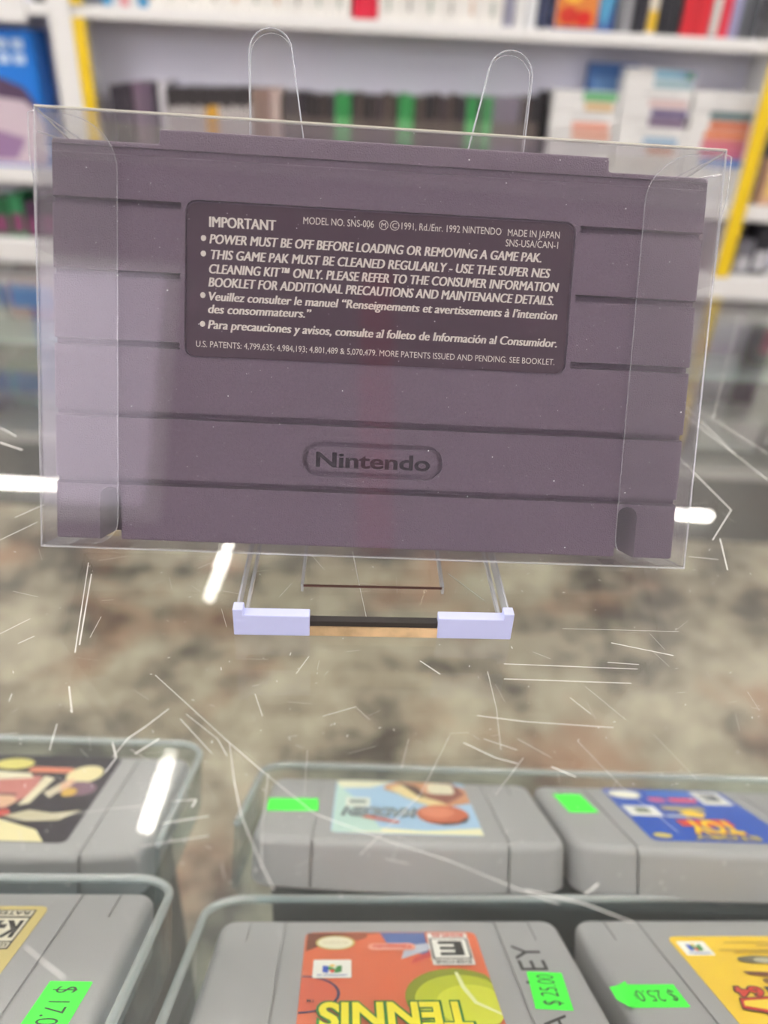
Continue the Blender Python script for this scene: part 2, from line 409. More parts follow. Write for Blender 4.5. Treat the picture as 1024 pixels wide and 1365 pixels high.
inl = MB(); put_text(inl, 'Nintendo', -12.7 * mm, 12.3 * mm, 17.55 * mm, 3.35 * mm, mat('recess_shade', (64, 55, 68), .6), FRONT @ Matrix.Translation((0, 0, -.00075)), bold=.03)
inl.build('maker_name_shade', cart)  # dark inlay paints the shade inside the sunken letters
lab = MB().prism([(x * mm, z * mm) for x, z in rrect(-40.75, 39.95, 40.15, 71.15, 2.1)], -.00085, -.00055, SNESL, FRONT)
lab_o = lab.build('warning_label', cart)
lab_o['label'] = 'recessed dark plum label with white small print'
tx = MB(); LZ = -.00053
def line(body_, x0, x1, z, z1, cap, bold=0, shear=0):
    for q in range(3 if bold else 1):       # heavy lettering: struck three times, a hair apart
        dx = (q - 1) * bold if bold else 0
        put_text(tx, body_, (x0 + dx) * mm, (x1 + dx) * mm, z * mm, cap * mm, INK, FRONT @ Matrix.Translation((0, 0, LZ + q * .000004)), 0, shear, y1=z1 * mm)
B_, SH = .09, .18
line('IMPORTANT', -36.2, -22.6, 66.4, 66.4, 2.05, .10)
line('MODEL NO. SNS-006', -16.9, -2.2, 68.05, 68.1, 1.40)
line('1991, Rd./Enr. 1992 NINTENDO', 3.6, 24.7, 68.1, 68.1, 1.40)
line('MADE IN JAPAN', 26.1, 37.2, 68.0, 68.05, 1.40)
line('SNS-USA/CAN-1', 25.8, 37.0, 65.9, 66.0, 1.40)
line('POWER MUST BE OFF BEFORE LOADING OR REMOVING A GAME PAK.', -36.1, 33.6, 63.1, 63.0, 1.85, B_, SH)
line('THIS GAME PAK MUST BE CLEANED REGULARLY - USE THE SUPER NES', -35.8, 35.7, 60.0, 59.9, 1.85, B_, SH)
line('CLEANING KIT\u2122 ONLY. PLEASE REFER TO THE CONSUMER INFORMATION', -36.1, 37.8, 57.1, 57.1, 1.85, B_, SH)
line('BOOKLET FOR ADDITIONAL PRECAUTIONS AND MAINTENANCE DETAILS.', -36.2, 36.9, 54.4, 54.3, 1.85, B_, SH)
line('Veuillez consulter le manuel \u201cRenseignements et avertissements \u00e0 l\u2019intention', -36.1, 37.9, 51.6, 51.3, 1.75, B_, SH)
line('des consommateurs.\u201d', -36.2, -14.7, 49.0, 49.05, 1.75, B_, SH)
line('Para precauciones y avisos, consulte al folleto de Informaci\u00f3n al Consumidor.', -36.2, 38.3, 45.8, 45.5, 1.75, B_, SH)
line('U.S. PATENTS: 4,799,635; 4,984,193; 4,801,489 & 5,070,479. MORE PATENTS ISSUED AND PENDING. SEE BOOKLET.', -38.7, 38.1, 41.95, 41.75, 1.25)
for zb in (64.1, 61.0, 52.6, 46.7):
    tx.add([(x * mm, z * mm, LZ) for x, z in ellipse(-37.4, zb, .55, .6, 16)], [list(range(16))], INK, FRONT)
for xc, ch in ((-.15, 'M'), (2.15, 'C')):
    a, b = ellipse(xc, 68.75, .98, .98, 24), ellipse(xc, 68.75, .84, .84, 24)
    tx.add([(x * mm, z * mm, LZ) for x, z in a + b], [(i, (i + 1) % 24, 24 + (i + 1) % 24, 24 + i) for i in range(24)], INK, FRONT)
    line(ch, xc - .48, xc + .48, 68.25, 68.25, 1.0)
tx.build('small_print', lab_o)

# ------------------------------------------------------------------ clear protector box around it
pb = thing('protector_box', 'clear plastic protector box standing on the acrylic easel around the purple grey cartridge', 'clear box', CO, CR)
X0, X1, Y0, Y1, Z0, Z1 = -70.6 * mm, 70.4 * mm, -1.5 * mm, 22.5 * mm, -1.7 * mm, 87.0 * mm; T = .0003
MB().box((X0, Y0, Z0), (X1, Y0 + T, Z1), PET).build('front_panel', pb)
MB().box((X0, Y1 - T, Z0), (X1, Y1, Z1), PET).build('back_panel', pb)
MB().box((X0, Y0 + T, Z1 - T), (X1, Y1 - T, Z1), PET).build('top_panel', pb)
MB().box((X0, Y0 + T, Z0), (X1, Y1 - T, Z0 + T), PET).build('bottom_panel', pb)
MB().box((X0, Y0 + T, Z0 + T), (X0 + T, Y1 - T, Z1 - T), PET).build('side_panel', pb)
MB().box((X1 - T, Y0 + T, Z0 + T), (X1, Y1 - T, Z1 - T), PET).build('side_panel', pb)
# tuck flaps with rounded corners, pressed behind the front panel
def flap(s):
    xin = 15.6; pts = [(0, Z0 / mm + .6)]
    pts += [(xin - 6 + 6 * math.cos(R(a)) - (0), 4.5 + 5.4 * math.sin(R(a))) for a in range(-90, 1, 10)]
    pts += [(xin - 11 + 11 * math.cos(R(a)), 76 + 10.2 * math.sin(R(a))) for a in range(0, 91, 8)]
    pts += [(0, 86.3)]
    P_ = [((X0 / mm + .4 + x) if s < 0 else (X1 / mm - .4 - x), z) for x, z in pts]
    if s > 0: P_ = P_[::-1]
    b = MB().prism([(x * mm, z * mm) for x, z in P_], -.0002 + .0009, .0009, FLAP, FRONT)
    o = b.build('tuck_flap', pb)
    e = MB()
    e.tube([(x * mm, -.00095, z * mm) for x, z in P_[1:-1]] if False else [(x * mm, -.00085, z * mm) for x, z in P_[1:-1]], .00012, FOLD, n=6)
    e.build('cut_edge', o)
flap(-1); flap(1)
e = MB()
r = .00024
for y in (Y0 + .0001, Y1 - .0001):
    for z in (Z0, Z1): e.tube([(X0, y, z), (X1, y, z)], r, FOLD, n=8)
    for x in (X0, X1): e.tube([(x, y, Z0), (x, y, Z1)], r, FOLD, n=8)
for x in (X0, X1):
    for z in (Z0, Z1): e.tube([(x, Y0, z), (x, Y1, z)], r * .8, FOLD, n=8)
e.build('fold_edge', pb, smooth=True)
e = MB().tube([(X0, Y0 + .0001, Z1 + .0002), (X1, Y0 + .0001, Z1 + .0002)], .00026, clear_mat('pale_yellow_fold', (.95, .94, .9), .2, 1.6, .40, .12, (1, .98, .85)), n=8); e.build('pale_top_fold', pb, smooth=True)  # separate paler, yellowish tube along the top front fold
# side locking tabs that bulge out a little at the upper corners, corner gussets, a strip of tape
for s, X in ((-1, X0), (1, X1)):
    b = MB(); pts = [(0, 86.5), (1.4, 86.0), (1.3, 78), (.5, 74), (.2, 60)]
    vs = []; 
    for x, z in pts: vs += [(X + s * x * mm, Y0 + .0004, z * mm), (X + s * x * mm, Y0 + .018, z * mm)]
    b.add(vs, [(2 * i, 2 * i + 1, 2 * i + 3, 2 * i + 2) for i in range(len(pts) - 1)], PET)
    b.tube([(X + s * x * mm, Y0 + .0004, z * mm) for x, z in pts], .00016, FOLD, n=6)
    b.build('locking_tab', pb)
    g = MB(); xi = X - s * .0004
    g.tube([(xi, Y0 + .0006, 86.4 * mm), (xi - s * .0075, Y1 - .001, 84.5 * mm)], .00018, FOLD, n=6)
    g.tube([(xi, Y0 + .0006, 82.5 * mm), (xi - s * .007, Y1 - .001, 85.5 * mm)], .00022, FOLD, n=6)
    g.tube([(xi + s * 0, .012, 84 * mm), (xi, .012, 74 * mm), (xi - s * .0006, .011, 70.5 * mm), (xi - s * .002, .010, 69.3 * mm)], .00022, FOLD, n=6)
    g.build('corner_crease', pb)
dm = MB(); random.seed(21)
for _ in range(420):
    x, z = random.uniform(X0, X1), random.uniform(Z0, Z1); q = random.uniform(.00003, .00009) if random.random() < .93 else random.uniform(.0001, .0002)
    a = random.uniform(0, 3.14); dm.add([(x + q * math.cos(a + k * 1.5708), Y0 - .00003, z + q * math.sin(a + k * 1.5708)) for k in range(4)], [(0, 1, 2, 3)], mat('dust', (225, 222, 226), .8))
o = dm.build('dust_specks', pb); o['kind'] = 'stuff'; o['label'] = 'fine pale dust specks on the front panel'
MB().box((-39 * mm, Y1, 77 * mm), (-27.5 * mm, Y1 + .0002, 86.8 * mm), FLAP).build('tape_strip', pb)

# ------------------------------------------------------------------ acrylic easel
EY = R(3.0)
ea = thing('acrylic_easel', 'clear acrylic display easel with two rounded prongs behind the boxed cartridge', 'display stand', (-.001, .1288, 0.0001), (0, 0, EY))
hw = 29.6
# base plate with slot, on the glass
bp = MB(); bt = 2.2
P_ = [(-hw, 0), (hw, 0), (hw, 40), (16.2, 40), (16.2, 12.5), (-16.2, 12.5), (-16.2, 40), (-hw, 40)]
bp.prism([(x * mm, y * mm) for x, y in P_], 0, bt * mm, ACRYL); bpo = bp.build('base_plate', ea, bevel=.0002)
for s in (-1, 1):
    MB().box((s * hw * mm - .0004, .0002, .0001), (s * hw * mm + .0004, 40 * mm, bt * mm), AEDGE).build('cut_edge', bpo)
    MB().box((s * 16.2 * mm - .0003, 12.8 * mm, .0001), (s * 16.2 * mm + .0003, 40 * mm, bt * mm), AEDGE).build('cut_edge', bpo)
    MB().box((s * (hw - .5) * mm - .0002, .0002, bt * mm), (s * (hw - .5) * mm + .0002, 33 * mm, 5.2 * mm), AEDGE).build('edge_streak', ea)  # pale strips paint the bright streaks along the base sides
    MB().box((s * (hw - 2.3) * mm - .0003, .0002, bt * mm), (s * (hw - 2.3) * mm + .0003, 30 * mm, 3.6 * mm), AEDGE).build('edge_streak', ea)
for s in (-1, 1):
    lp = MB(); xo, xi, xk = s * hw, s * 13.6, s * (hw - 2.2)
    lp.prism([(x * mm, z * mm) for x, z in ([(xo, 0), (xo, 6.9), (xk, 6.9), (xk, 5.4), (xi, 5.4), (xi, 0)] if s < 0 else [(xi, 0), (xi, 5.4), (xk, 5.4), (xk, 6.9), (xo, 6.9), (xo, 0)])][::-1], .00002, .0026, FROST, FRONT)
    o = lp.build('front_lip', ea, bevel=.0002); o['label'] = 'frosted front edge of the easel, reflected light painted lavender'
md = MB()
md.box((-13.6 * mm, -.0024, 0), (13.6 * mm, -.0002, 2.3 * mm), mat('painted_amber_reflection', (214, 182, 140), .3, noise=.35, nscale=120))  # amber strip paints the cutout edge mirrored in the lip
md.build('amber_reflection_strip', ea)
MB().box((-13.6 * mm, -.0020, 2.35 * mm), (13.6 * mm, -.0002, 3.7 * mm), mat('painted_dark_reflection', (52, 48, 46), .4)).build('dark_reflection_strip', ea)  # dark band of the same lip reflection, painted in
MB().box((-14.9 * mm, -.0023, 3.75 * mm), (14.9 * mm, -.0002, 5.2 * mm), ACRYL).build('lip_bridge', ea)
dk = MB().box((-15.9 * mm, 12.45 * mm, 1.7 * mm), (15.9 * mm, 12.75 * mm, bt * mm), mat('dark_cut_edge', (96, 66, 60), .3)); dk.build('slot_rim', ea)
# leaning back with two prongs; drawn in the plane behind the box (x right, z up along the lean)
bk = bpy.data.objects.new('leaning_back', None); COL.objects.link(bk); bk.parent = ea
LM = Matrix.Translation(CO) @ CR.to_matrix().to_4x4() @ Matrix.Translation((0, .0238, 0))
EM = Matrix.Translation(ea.location) @ Matrix.Rotation(EY, 4, 'Z')
def prong(pts, edge=True):
    # smooth closed outline extruded 2.6 mm backwards
    m = MB().prism([(x * mm, z * mm) for x, z in pts], -.0026, 0, ACRYL, EM.inverted() @ LM @ FRONT)
    if edge:
        for zz, rr in ((0, .00017), (-.0026, .00009)): m.tube([(x * mm, z * mm, zz) for x, z in pts[1:] + pts[:1]], rr, AEDGE, EM.inverted() @ LM @ FRONT, n=6)
    return m
def arch(xl_top, xr_top, z_top, xl_bot, xr_bot, z_bot):
    cxm = (xl_top + xr_top) / 2; a = (xr_top - xl_top) / 2
    arc = [(cxm + a * math.cos(R(t)), z_top - a + a * math.sin(R(t)) * 1.05) for t in range(0, 181, 12)]
    return [(xl_bot, z_bot), (xr_bot, z_bot)] + arc
bpy.data.objects.remove(bk)
pr = prong(arch(-31.9, -22.0, 115.4, -30.2, -13.5, 60)); pr.build('back_prong', ea)
pr = prong(arch(23.6, 34.0, 114.2, 13.0, 31.2, 60)); pr.build('back_prong', ea)
pr = prong([(-29.2, -7.0), (-16.5, -7.0), (-14, 40), (13.6, 40), (16.5, -6.6), (30.4, -6.2), (31.2, 59.98), (-30.2, 59.98)], False); pr.build('back_panel', ea)

# ------------------------------------------------------------------ N64 cartridges in slanted trays
TILT = R(35)
CW, CL, CH = .116, .075, .0185
def outline(d, n=7, bow=.0032, r0=.009, r1=.006):
    """cartridge plan inset by d: bowed edge at y=0 (towards the photographer)"""
    hw_ = CW / 2 - d; pts = []
    rn, rf = max(r0 - d, .001), max(r1 - d, .001)
    # near edge left->right, bowed outward
    for i in range(17):
        t = -1 + 2 * i / 16; x = t * (hw_ - rn); pts.append((x, d - bow * (1 - t * t) + bow * .0))
    for i in range(1, n + 1):
        a = R(-90 + 90 * i / n); pts.append((hw_ - rn + rn * math.cos(a), d + rn + rn * math.sin(a)))
    for i in range(n + 1):
        a = R(90 * i / n); pts.append((hw_ - rf + rf * math.cos(a), CL - d - rf + rf * math.sin(a)))
    for i in range(n + 1):
        a = R(90 + 90 * i / n); pts.append((-hw_ + rf + rf * math.cos(a), CL - d - rf + rf * math.sin(a)))
    for i in range(n):
        a = R(180 + 90 * i / n); pts.append((-hw_ + rn + rn * math.cos(a), d + rn + rn * math.sin(a)))
    return pts
def cart_shell():
    m = MB(); rs = []
    rr = .0034
    rs.append([(x, y, 0.0) for x, y in outline(.0015)]); rs.append([(x, y, .0012) for x, y in outline(0)])
    rs.append([(x, y, CH - rr) for x, y in outline(0)])
    for k in range(1, 7):
        a = R(90 * k / 6); rs.append([(x, y, CH - rr + rr * math.sin(a)) for x, y in outline(rr * (1 - math.cos(a)))])
    m.rings(rs, N64)
    o = m.build('shell', None)
    c = MB()
    for s in (-1, 1):
        x = s * .0357
        c.box((x - .0005, -.01, CH - .0006), (x + .0005, .09, CH + .002), N64)
        c.box((x - .00052, -.01, .0005), (x + .00052, .0012 - .0032 * (1 - (.0357 / .049) ** 2) + .0004, CH - .0004), N64)
        c.box((s * .0475 - .0004, CL - .016, CH - .0006), (s * .0475 + .0004, CL + .01, CH + .002), N64)
    cut = c.build('cutter'); boolean_cut(o, cut)
    o.data.shade_smooth(); o.data.set_sharp_from_angle(angle=R(35))
    o.data.materials.clear(); o.data.materials.append(N64)
    for p in o.data.polygons: p.material_index = 0
    return o
SHELL = cart_shell()
FRAME = {}
def frame(key, yaw, tilt, base=None, local=None, px=None, depth=None):
    M = Euler((-tilt, 0, yaw), 'XYZ').to_matrix()
    if base is None:      # put the local point where it is seen, at this distance along the view
        base = CAM + ray(*px) * depth - M @ Vector(local)
    FRAME[key] = (base, Euler((-tilt, 0, yaw), 'XYZ'), M)
frame(1, R(3.2), TILT, base=Vector((.0128, .0945, -.1095)))
frame(2, R(1.5), TILT, base=Vector((.0159, .1770, -.1385)))
frame(3, R(3.0), R(31), local=(.028, .065, 0), px=(69, 1206), depth=.236)
frame(4, R(1.5), R(23), local=(.028, .006, 0), px=(88, 1122), depth=.280)
def placed(xo, off, row):
    """world transform of a cartridge resting in tray row 1 to 4, shifted off mm along the row"""
    base, e_, M = FRAME[row]
    return base + M @ Vector((off * mm, -.001, -CH)), e_, M
first = [True]
def n64(off, row, label):
    loc, rot, M = placed(0, off, row)
    t = thing('game_cartridge', label, 'game cartridge', loc, rot, 'grey cartridges in the slanted trays')
    if first[0]: SHELL.parent = t; first[0] = False
    else:
        s = SHELL.copy(); COL.objects.link(s); s.parent = t
    return t
def fmat(rgb): return mat('print_%02x%02x%02x' % rgb, rgb, .4)
class Label:
    """printed label: drawn as seen by the photographer (x right, y away), mm; base plate plus inks in thin layers"""
    def __init__(s, rgb, x0=-28, x1=28, y0=12, y1=70, r=3):
        s.m = MB(); s.k = 0; s.x0, s.x1, s.y0, s.y1 = x0, x1, y0, y1
        s.m.prism([(x * mm, y * mm) for x, y in rrect(x0, y0, x1, y1, r)], CH, CH + .00015, fmat(rgb))
    def poly(s, pts, rgb):
        s.k += 1; z = CH + .00015 + .00002 * s.k
        pts = [(min(max(x, s.x0 + .2), s.x1 - .2), min(max(y, s.y0 + .2), s.y1 - .2)) for x, y in pts]
        s.m.add([(x * mm, y * mm, z) for x, y in pts], [list(range(len(pts)))], fmat(rgb)); return s
    def rect(s, x0, y0, x1, y1, rgb, r=.4): return s.poly(rrect(x0, y0, x1, y1, r, 3), rgb)
    def oval(s, x, y, a, b, rgb, rot=0): return s.poly(ellipse(x, y, a, b, 28, R(rot)), rgb)
    def text(s, t, x0, x1, y, cap, rgb, bold=.01, shear=0, flip=True):
        """upside-down lettering as the photo shows it: reads from x1 to x0, baseline at y (far side), caps towards the camera"""
        s.k += 1; z = CH + .00015 + .00002 * s.k
        M = Matrix.Translation(((x0 + x1) * mm, 2 * y * mm, z)) @ Matrix.Diagonal((-1, -1, 1, 1)) if flip else Matrix.Translation((0, 0, z))
        put_text(s.m, t, x0 * mm, x1 * mm, y * mm, cap * mm, fmat(rgb), M, bold, shear); return s
    def build(s, t):
        o = s.m.build('label', t); return o
def n64_badge(L, x, y, w_=12, h_=8.5):
    """small white badge with the four-coloured N emblem"""
    L.rect(x, y, x + w_, y + h_, (245, 245, 238))
    u = w_ / 12
    L.poly([(x + 3 * u, y + 3.2), (x + 4.8 * u, y + 2.6), (x + 4.8 * u, y + 6.6), (x + 3 * u, y + 7.0)], (40, 80, 190))
    L.poly([(x + 4.8 * u, y + 6.6), (x + 4.8 * u, y + 4.4), (x + 7.2 * u, y + 2.6), (x + 7.2 * u, y + 5)], (40, 160, 70))
    L.poly([(x + 7.2 * u, y + 2.6), (x + 9 * u, y + 3.4), (x + 9 * u, y + 7.0), (x + 7.2 * u, y + 6.4)], (40, 140, 60))
    L.poly([(x + 5 * u, y + 4.2), (x + 6 * u, y + 2.4), (x + 7 * u, y + 4), (x + 6 * u, y + 4.8)], (210, 60, 50))
    L.poly([(x + 4.9 * u, y + 6.8), (x + 6 * u, y + 6.0), (x + 7.1 * u, y + 6.7), (x + 6 * u, y + 7.6)], (235, 190, 50))
    L.text('NINTENDO 64', x + 1.5 * u, x + 10.5 * u, y + 1.8, .9, (50, 70, 170), .02)
def sticker(t, cx, cy, w_, h_, rot, text, label):
    M = Matrix.Translation((cx * mm, cy * mm, CH + .00002)) @ Matrix.Rotation(R(rot), 4, 'Z')
    b = MB().prism([(x * mm, y * mm) for x, y in rrect(-w_ / 2, -h_ / 2, w_ / 2, h_ / 2, .2, 1)], 0, .00015, GREEN, M)
    o = b.build('price_sticker', t); o['label'] = label
    if text:
        k = MB(); put_text(k, text, -w_ * .40 * mm, w_ * .42 * mm, -h_ * .22 * mm, h_ * .48 * mm, PEN, M @ Matrix.Translation((0, 0, .00018)), -.006)
        k.build('price', o)

# the tennis game (figure on the label left out: plain orange ground, racket rim and ball kept)
t = n64(0, 1, 'grey cartridge with orange tennis label and green price sticker, front row middle')
L = Label((214, 104, 66), -28.6, 28, 4, 64.5)
L.poly([(-28, 52), (-16, 62), (-2, 64), (-28, 64)], (112, 58, 40)).oval(-14, 61, 6, 2.5, (150, 76, 50), 10)
L.poly([(-4, 64), (11, 64), (11, 49), (4, 52), (-2, 57)], (84, 104, 160)).poly([(2, 47), (12, 53), (11.5, 57), (4, 55)], (190, 196, 212)).poly([(5, 44), (12, 49), (11.5, 51.5), (6, 47.5)], (196, 60, 60)).poly([(11, 46), (13, 48), (12.4, 50)], (226, 190, 60))
for a, b, col in ((11.6, 9.6, (36, 40, 92)), (10.7, 8.8, (208, 92, 62))): L.oval(-28.5, 28, a, b, col)
L.oval(-18.7, 57.2, 6.4, 4.6, (196, 178, 96)).oval(-18.7, 57.2, 5.7, 4.0, (232, 226, 200)); L.text('SEAL OF QUALITY', -22.8, -14.6, 57.8, 1.1, (190, 176, 130), .01)
L.rect(-8.2, 52.2, 7.2, 56.6, (232, 160, 140), 2); L.text('Nintendo', -6.6, 5.6, 55.6, 2.2, (206, 60, 56), .03)
n64_badge(L, -25.3, 36, 11.7, 10.4)
L.oval(17, 25, 15.4, 15.6, (140, 150, 20)).oval(18, 23.5, 13.8, 13.6, (186, 196, 28)).oval(20.5, 21.5, 10.4, 10.2, (212, 218, 50))
L.poly([(17.5, 38.6), (18.6, 38.4), (19.6, 31), (22, 23), (27.8, 17.5), (27.8, 16.2), (21, 22), (18.4, 30)], (226, 230, 170))
L.rect(11.6, 42.6, 24.8, 62.6, (236, 232, 226)).rect(12.0, 46.2, 24.4, 59.2, (30, 28, 30), .2).rect(12.6, 46.8, 23.8, 58.6, (240, 238, 232), .2)
L.text('E', 14.6, 22.4, 57.2, 9, (20, 20, 20), .035)
L.text('EVERYONE', 12.6, 23.8, 45.6, 2.2, (30, 30, 30), .02).text('ESRB', 13, 23.6, 62.0, 2.0, (190, 60, 50), .03)
L.text('TENNIS', -23.6, 19.9, 23.6, 14, (40, 120, 40), .075).text('TENNIS', -22.8, 19.1, 22.8, 12.4, (242, 228, 40), .035)
L.text('TM', -26.3, -24.0, 24.4, 1.4, (40, 40, 60), .01)
L.build(t)
sticker(t, 44.2, 29.4, 19.5, 10.6, 84, '$ 25.00', 'neon green price sticker reading $ 25.00')
k = MB(); M = Matrix.Translation((46.5 * mm, 0, CH + .000012)) @ Matrix.Rotation(R(90), 4, 'Z')
put_text(k, 'LEY', 33 * mm, 56 * mm, -.6 * mm, 8.6 * mm, MARKER, M, .0); put_text(k, 'A', 9 * mm, 17.5 * mm, 1.0 * mm, 7 * mm, MARKER, M, .0)
o = k.build('marker_writing', t); o['label'] = 'black marker handwriting partly under the sticker'; o['kind'] = 'thing'

# yellow label with red 64
t = n64(122, 1, 'grey cartridge with bright yellow label and peeling green price sticker, front row right')
L = Label((240, 200, 44), -29.5, 27.5, 4, 61)
n64_badge(L, -27.8, 48.6, 9.4, 9)
for i, (a, yy) in enumerate(((-12, 56), (-2, 54), (-16, 51), (-12, 49.4))): L.rect(a, yy, 26, yy + .9, (190, 152, 44), .2)
L.poly([(-8, 47), (0, 47.5), (14, 47), (22, 38), (10, 32), (0, 35), (-4, 42)], (140, 120, 106)).oval(-7, 45.5, 6, 2.4, (112, 104, 80)).oval(-5, 45.0, 3, 1.5, (190, 186, 160))
L.poly([(-15, 38.5), (-8, 38), (2, 36), (2, 33.5), (-6, 34.5), (-14, 36.6)], (128, 76, 48)).oval(-9.5, 32.8, 2, 1.6, (150, 110, 60))
L.text("64", -23.2, -14.2, 30.4, 6.0, (40, 34, 34), .08).text("64", -22.8, -14.6, 29.8, 5.2, (206, 60, 40), .03).text('I', -13.2, -11.6, 29.8, 5.4, (40, 40, 60), .03)
for g, rgb in ((1.5, (60, 30, 40)), (1.1, (200, 52, 36)), (0, (242, 210, 56))):
    L.poly([(-24 - g, 20 - g), (-23 - g * .5, 22.5 + g), (-18, 23 + g), (-12 + g, 23.5 + g), (-11 + g, 18 - g), (-2 + g, 16 - g), (-2 + g, 10 - g), (-14 - g, 8 - g), (-14 - g, 13), (-18 - g, 13 - g), (-18 - g, 18 - g)], rgb)
L.build(t)
sticker(t, -48.2, 26.2, 17.2, 11.6, 180, '$ 25.00', 'neon green price sticker reading $ 25.00, one end peeling')
b = MB().add([(x * mm, y * mm, CH + z * mm) for x, y, z in ((-57.0, 20.4, .2), (-54.6, 20.6, 1.6), (-54.4, 31.6, 1.4), (-57.0, 31.4, .2), (-59.8, 23.6, .5), (-59.6, 30.4, .4))], [(0, 1, 2, 3), (4, 0, 3, 5)], GREEN).build('sticker_tail', t)

# gold label with K-A rating, cut by the frame
t = n64(0, 3, 'grey cartridge with gold label and black rating box, front row left, partly out of frame')
L = Label((206, 188, 120), -28, 28, 4, 65)
L.rect(-24, 30, 20, 31.4, (188, 168, 98)).poly([(-28, 4), (28, 4), (28, 20), (10, 27), (-28, 28)], (178, 150, 80)).poly([(-28, 4), (28, 4), (28, 14), (-28, 22)], (92, 104, 40))
L.rect(11.5, 42, 25, 62.6, (50, 46, 40)).rect(12, 46, 24.5, 58, (228, 222, 202)).rect(12, 58.8, 24.5, 62.1, (220, 212, 190)).rect(12, 42.5, 24.5, 45.4, (220, 212, 190))
L.text('K-A', 12.8, 23.8, 56.6, 9, (40, 36, 32), .045).text('KIDS TO ADULTS', 12.6, 24, 44.9, 1.9, (40, 36, 32), .02).text('RATED', 12.8, 23.6, 61.6, 2.0, (40, 36, 32), .02)
L.oval(7, 36, 6.5, 7.5, (70, 40, 60)).oval(7.5, 34.5, 5, 5.5, (196, 62, 36))
L.build(t)
sticker(t, 47.2, 17, 21.5, 11, -92, '$ 17.00', 'neon green price sticker reading $ 17.00')

# back row
t = n64(0, 2, 'grey cartridge with pale blue football label and plain green sticker, back row middle')
L = Label((164, 198, 228), -29.5, 28, 5.5, 72.5, 3)
L.poly([(-29, 6), (28, 6), (28, 14), (6, 9.5), (-29, 14)], (238, 234, 196)).poly([(-29, 72), (-29, 60), (-14, 62), (-4, 72)], (234, 232, 204)).poly([(-29, 6), (-10, 8), (-18, 40), (-29, 66)], (190, 220, 212))
L.poly([(-8, 66), (-2, 72), (20, 72), (28, 64), (28, 44), (12, 36), (4, 48), (-8, 60)], (200, 146, 110)).poly([(-6, 62), (0, 50), (14, 34), (18, 40), (6, 58), (0, 68)], (230, 210, 156)).poly([(18, 72), (23, 72), (27, 56), (18, 42), (9, 50), (13, 66)], (140, 84, 74)).poly([(-2, 71), (6, 66), (10, 52), (7, 50), (2, 62)], (90, 66, 66))
L.rect(11, 55, 22.5, 70.5, (228, 222, 196), 3).oval(14.5, 28, 10.5, 12, (190, 100, 72)).oval(12.5, 31, 7, 7, (212, 130, 100)).poly([(7, 19), (14, 15.4), (23, 20), (25, 27), (20, 20), (12, 17.5)], (50, 42, 46))
L.rect(-24.6, 35, -14.5, 47, (230, 234, 224)).rect(-23, 39.5, -16, 43.5, (110, 130, 130))
L.text('MADDEN', -26.2, 4.4, 34.4, 11, (34, 44, 62), .07, .3).text('MADDEN', -25.2, 3.4, 33.2, 8.8, (176, 190, 196), .012, .3)
L.poly([(-18, 22), (-4, 16), (-3, 18.5), (-16, 25)], (206, 116, 104))
L.build(t)
sticker(t, -46, 36.2, 20.5, 15.5, 4, '', 'plain neon green price sticker')

t = n64(118.5, 2, 'grey cartridge with royal blue label and plain green sticker, back row right')
L = Label((22, 78, 180), -27, 28, 7, 72, 3)
L.oval(-18.6, 63.8, 7.4, 6, (226, 222, 200)).oval(-18.6, 63.8, 6.2, 4.9, (238, 236, 222)).rect(-10.5, 54, -3, 60, (210, 92, 126), 2).rect(-1.5, 54, 11, 60, (220, 80, 106), 2)
L.rect(-8, 63, 12, 69, (50, 116, 206)).rect(12.6, 51.5, 25.4, 70, (234, 234, 230)).text('E', 15.4, 22.6, 66.5, 9.5, (30, 40, 60), .05)
L.rect(-25.6, 34.4, -11.8, 47.4, (236, 236, 232)).rect(-21.5, 38.5, -15.5, 45, (120, 130, 110)).rect(-11, 34, -1, 36.4, (196, 204, 222))
L.rect(-9, 42, 9, 48, (172, 160, 126), 1)
L.poly([(-9.4, 30), (-8.6, 23), (12.6, 23.6), (12.4, 32), (2, 31)], (220, 60, 36)).text('TOY', -7.6, 13.2, 31.4, 17, (206, 116, 30), .06).text('TOY', -7, 12.6, 30.2, 14.6, (250, 214, 36), .03)
L.poly([(-4, 40), (2, 43.5), (7, 38), (3, 33), (-2, 35)], (246, 206, 60)).oval(-21.5, 11.6, 3.6, 2.6, (214, 196, 110))
L.text('STORY', -10, 16, 13.6, 5, (206, 184, 70), .03)
L.build(t)
sticker(t, -45, 49.2, 12.4, 24, 3, '', 'plain neon green price sticker')

t = n64(0, 4, 'grey cartridge with dark picture label and red lettering, back row left, partly out of frame')
L = Label((38, 32, 44), -28, 28, 6, 72, 3)
L.poly([(-28, 6), (20, 6), (14, 14), (-4, 21), (-28, 22)], (226, 216, 168)).oval(-16, 64, 8, 5, (216, 206, 120)).rect(-8, 57, 11, 61.5, (212, 128, 100), 2)
L.poly([(-28, 38), (-22, 50), (-10, 54), (0, 54), (2, 40), (-4, 28), (-18, 26), (-28, 30)], (192, 122, 116)).oval(-11, 33, 9, 5.6, (216, 176, 146)).poly([(-28, 60), (-20, 57), (-6, 56), (-3, 52), (-16, 50), (-24, 40), (-28, 40)], (222, 216, 190)).rect(-22, 37.4, -4, 39, (92, 60, 72), .5)
L.poly([(1, 54), (6, 52), (4, 32), (0, 30), (1, 44)], (222, 214, 186)).oval(17, 56, 7, 8, (226, 214, 166), -25).oval(18, 44, 8, 6, (122, 92, 110)).oval(12, 46, 2.5, 6, (218, 178, 150), -20).oval(16, 41, 3, 3.5, (206, 166, 76)).poly([(6, 40), (10, 36), (12, 42), (10, 48)], (206, 196, 172))
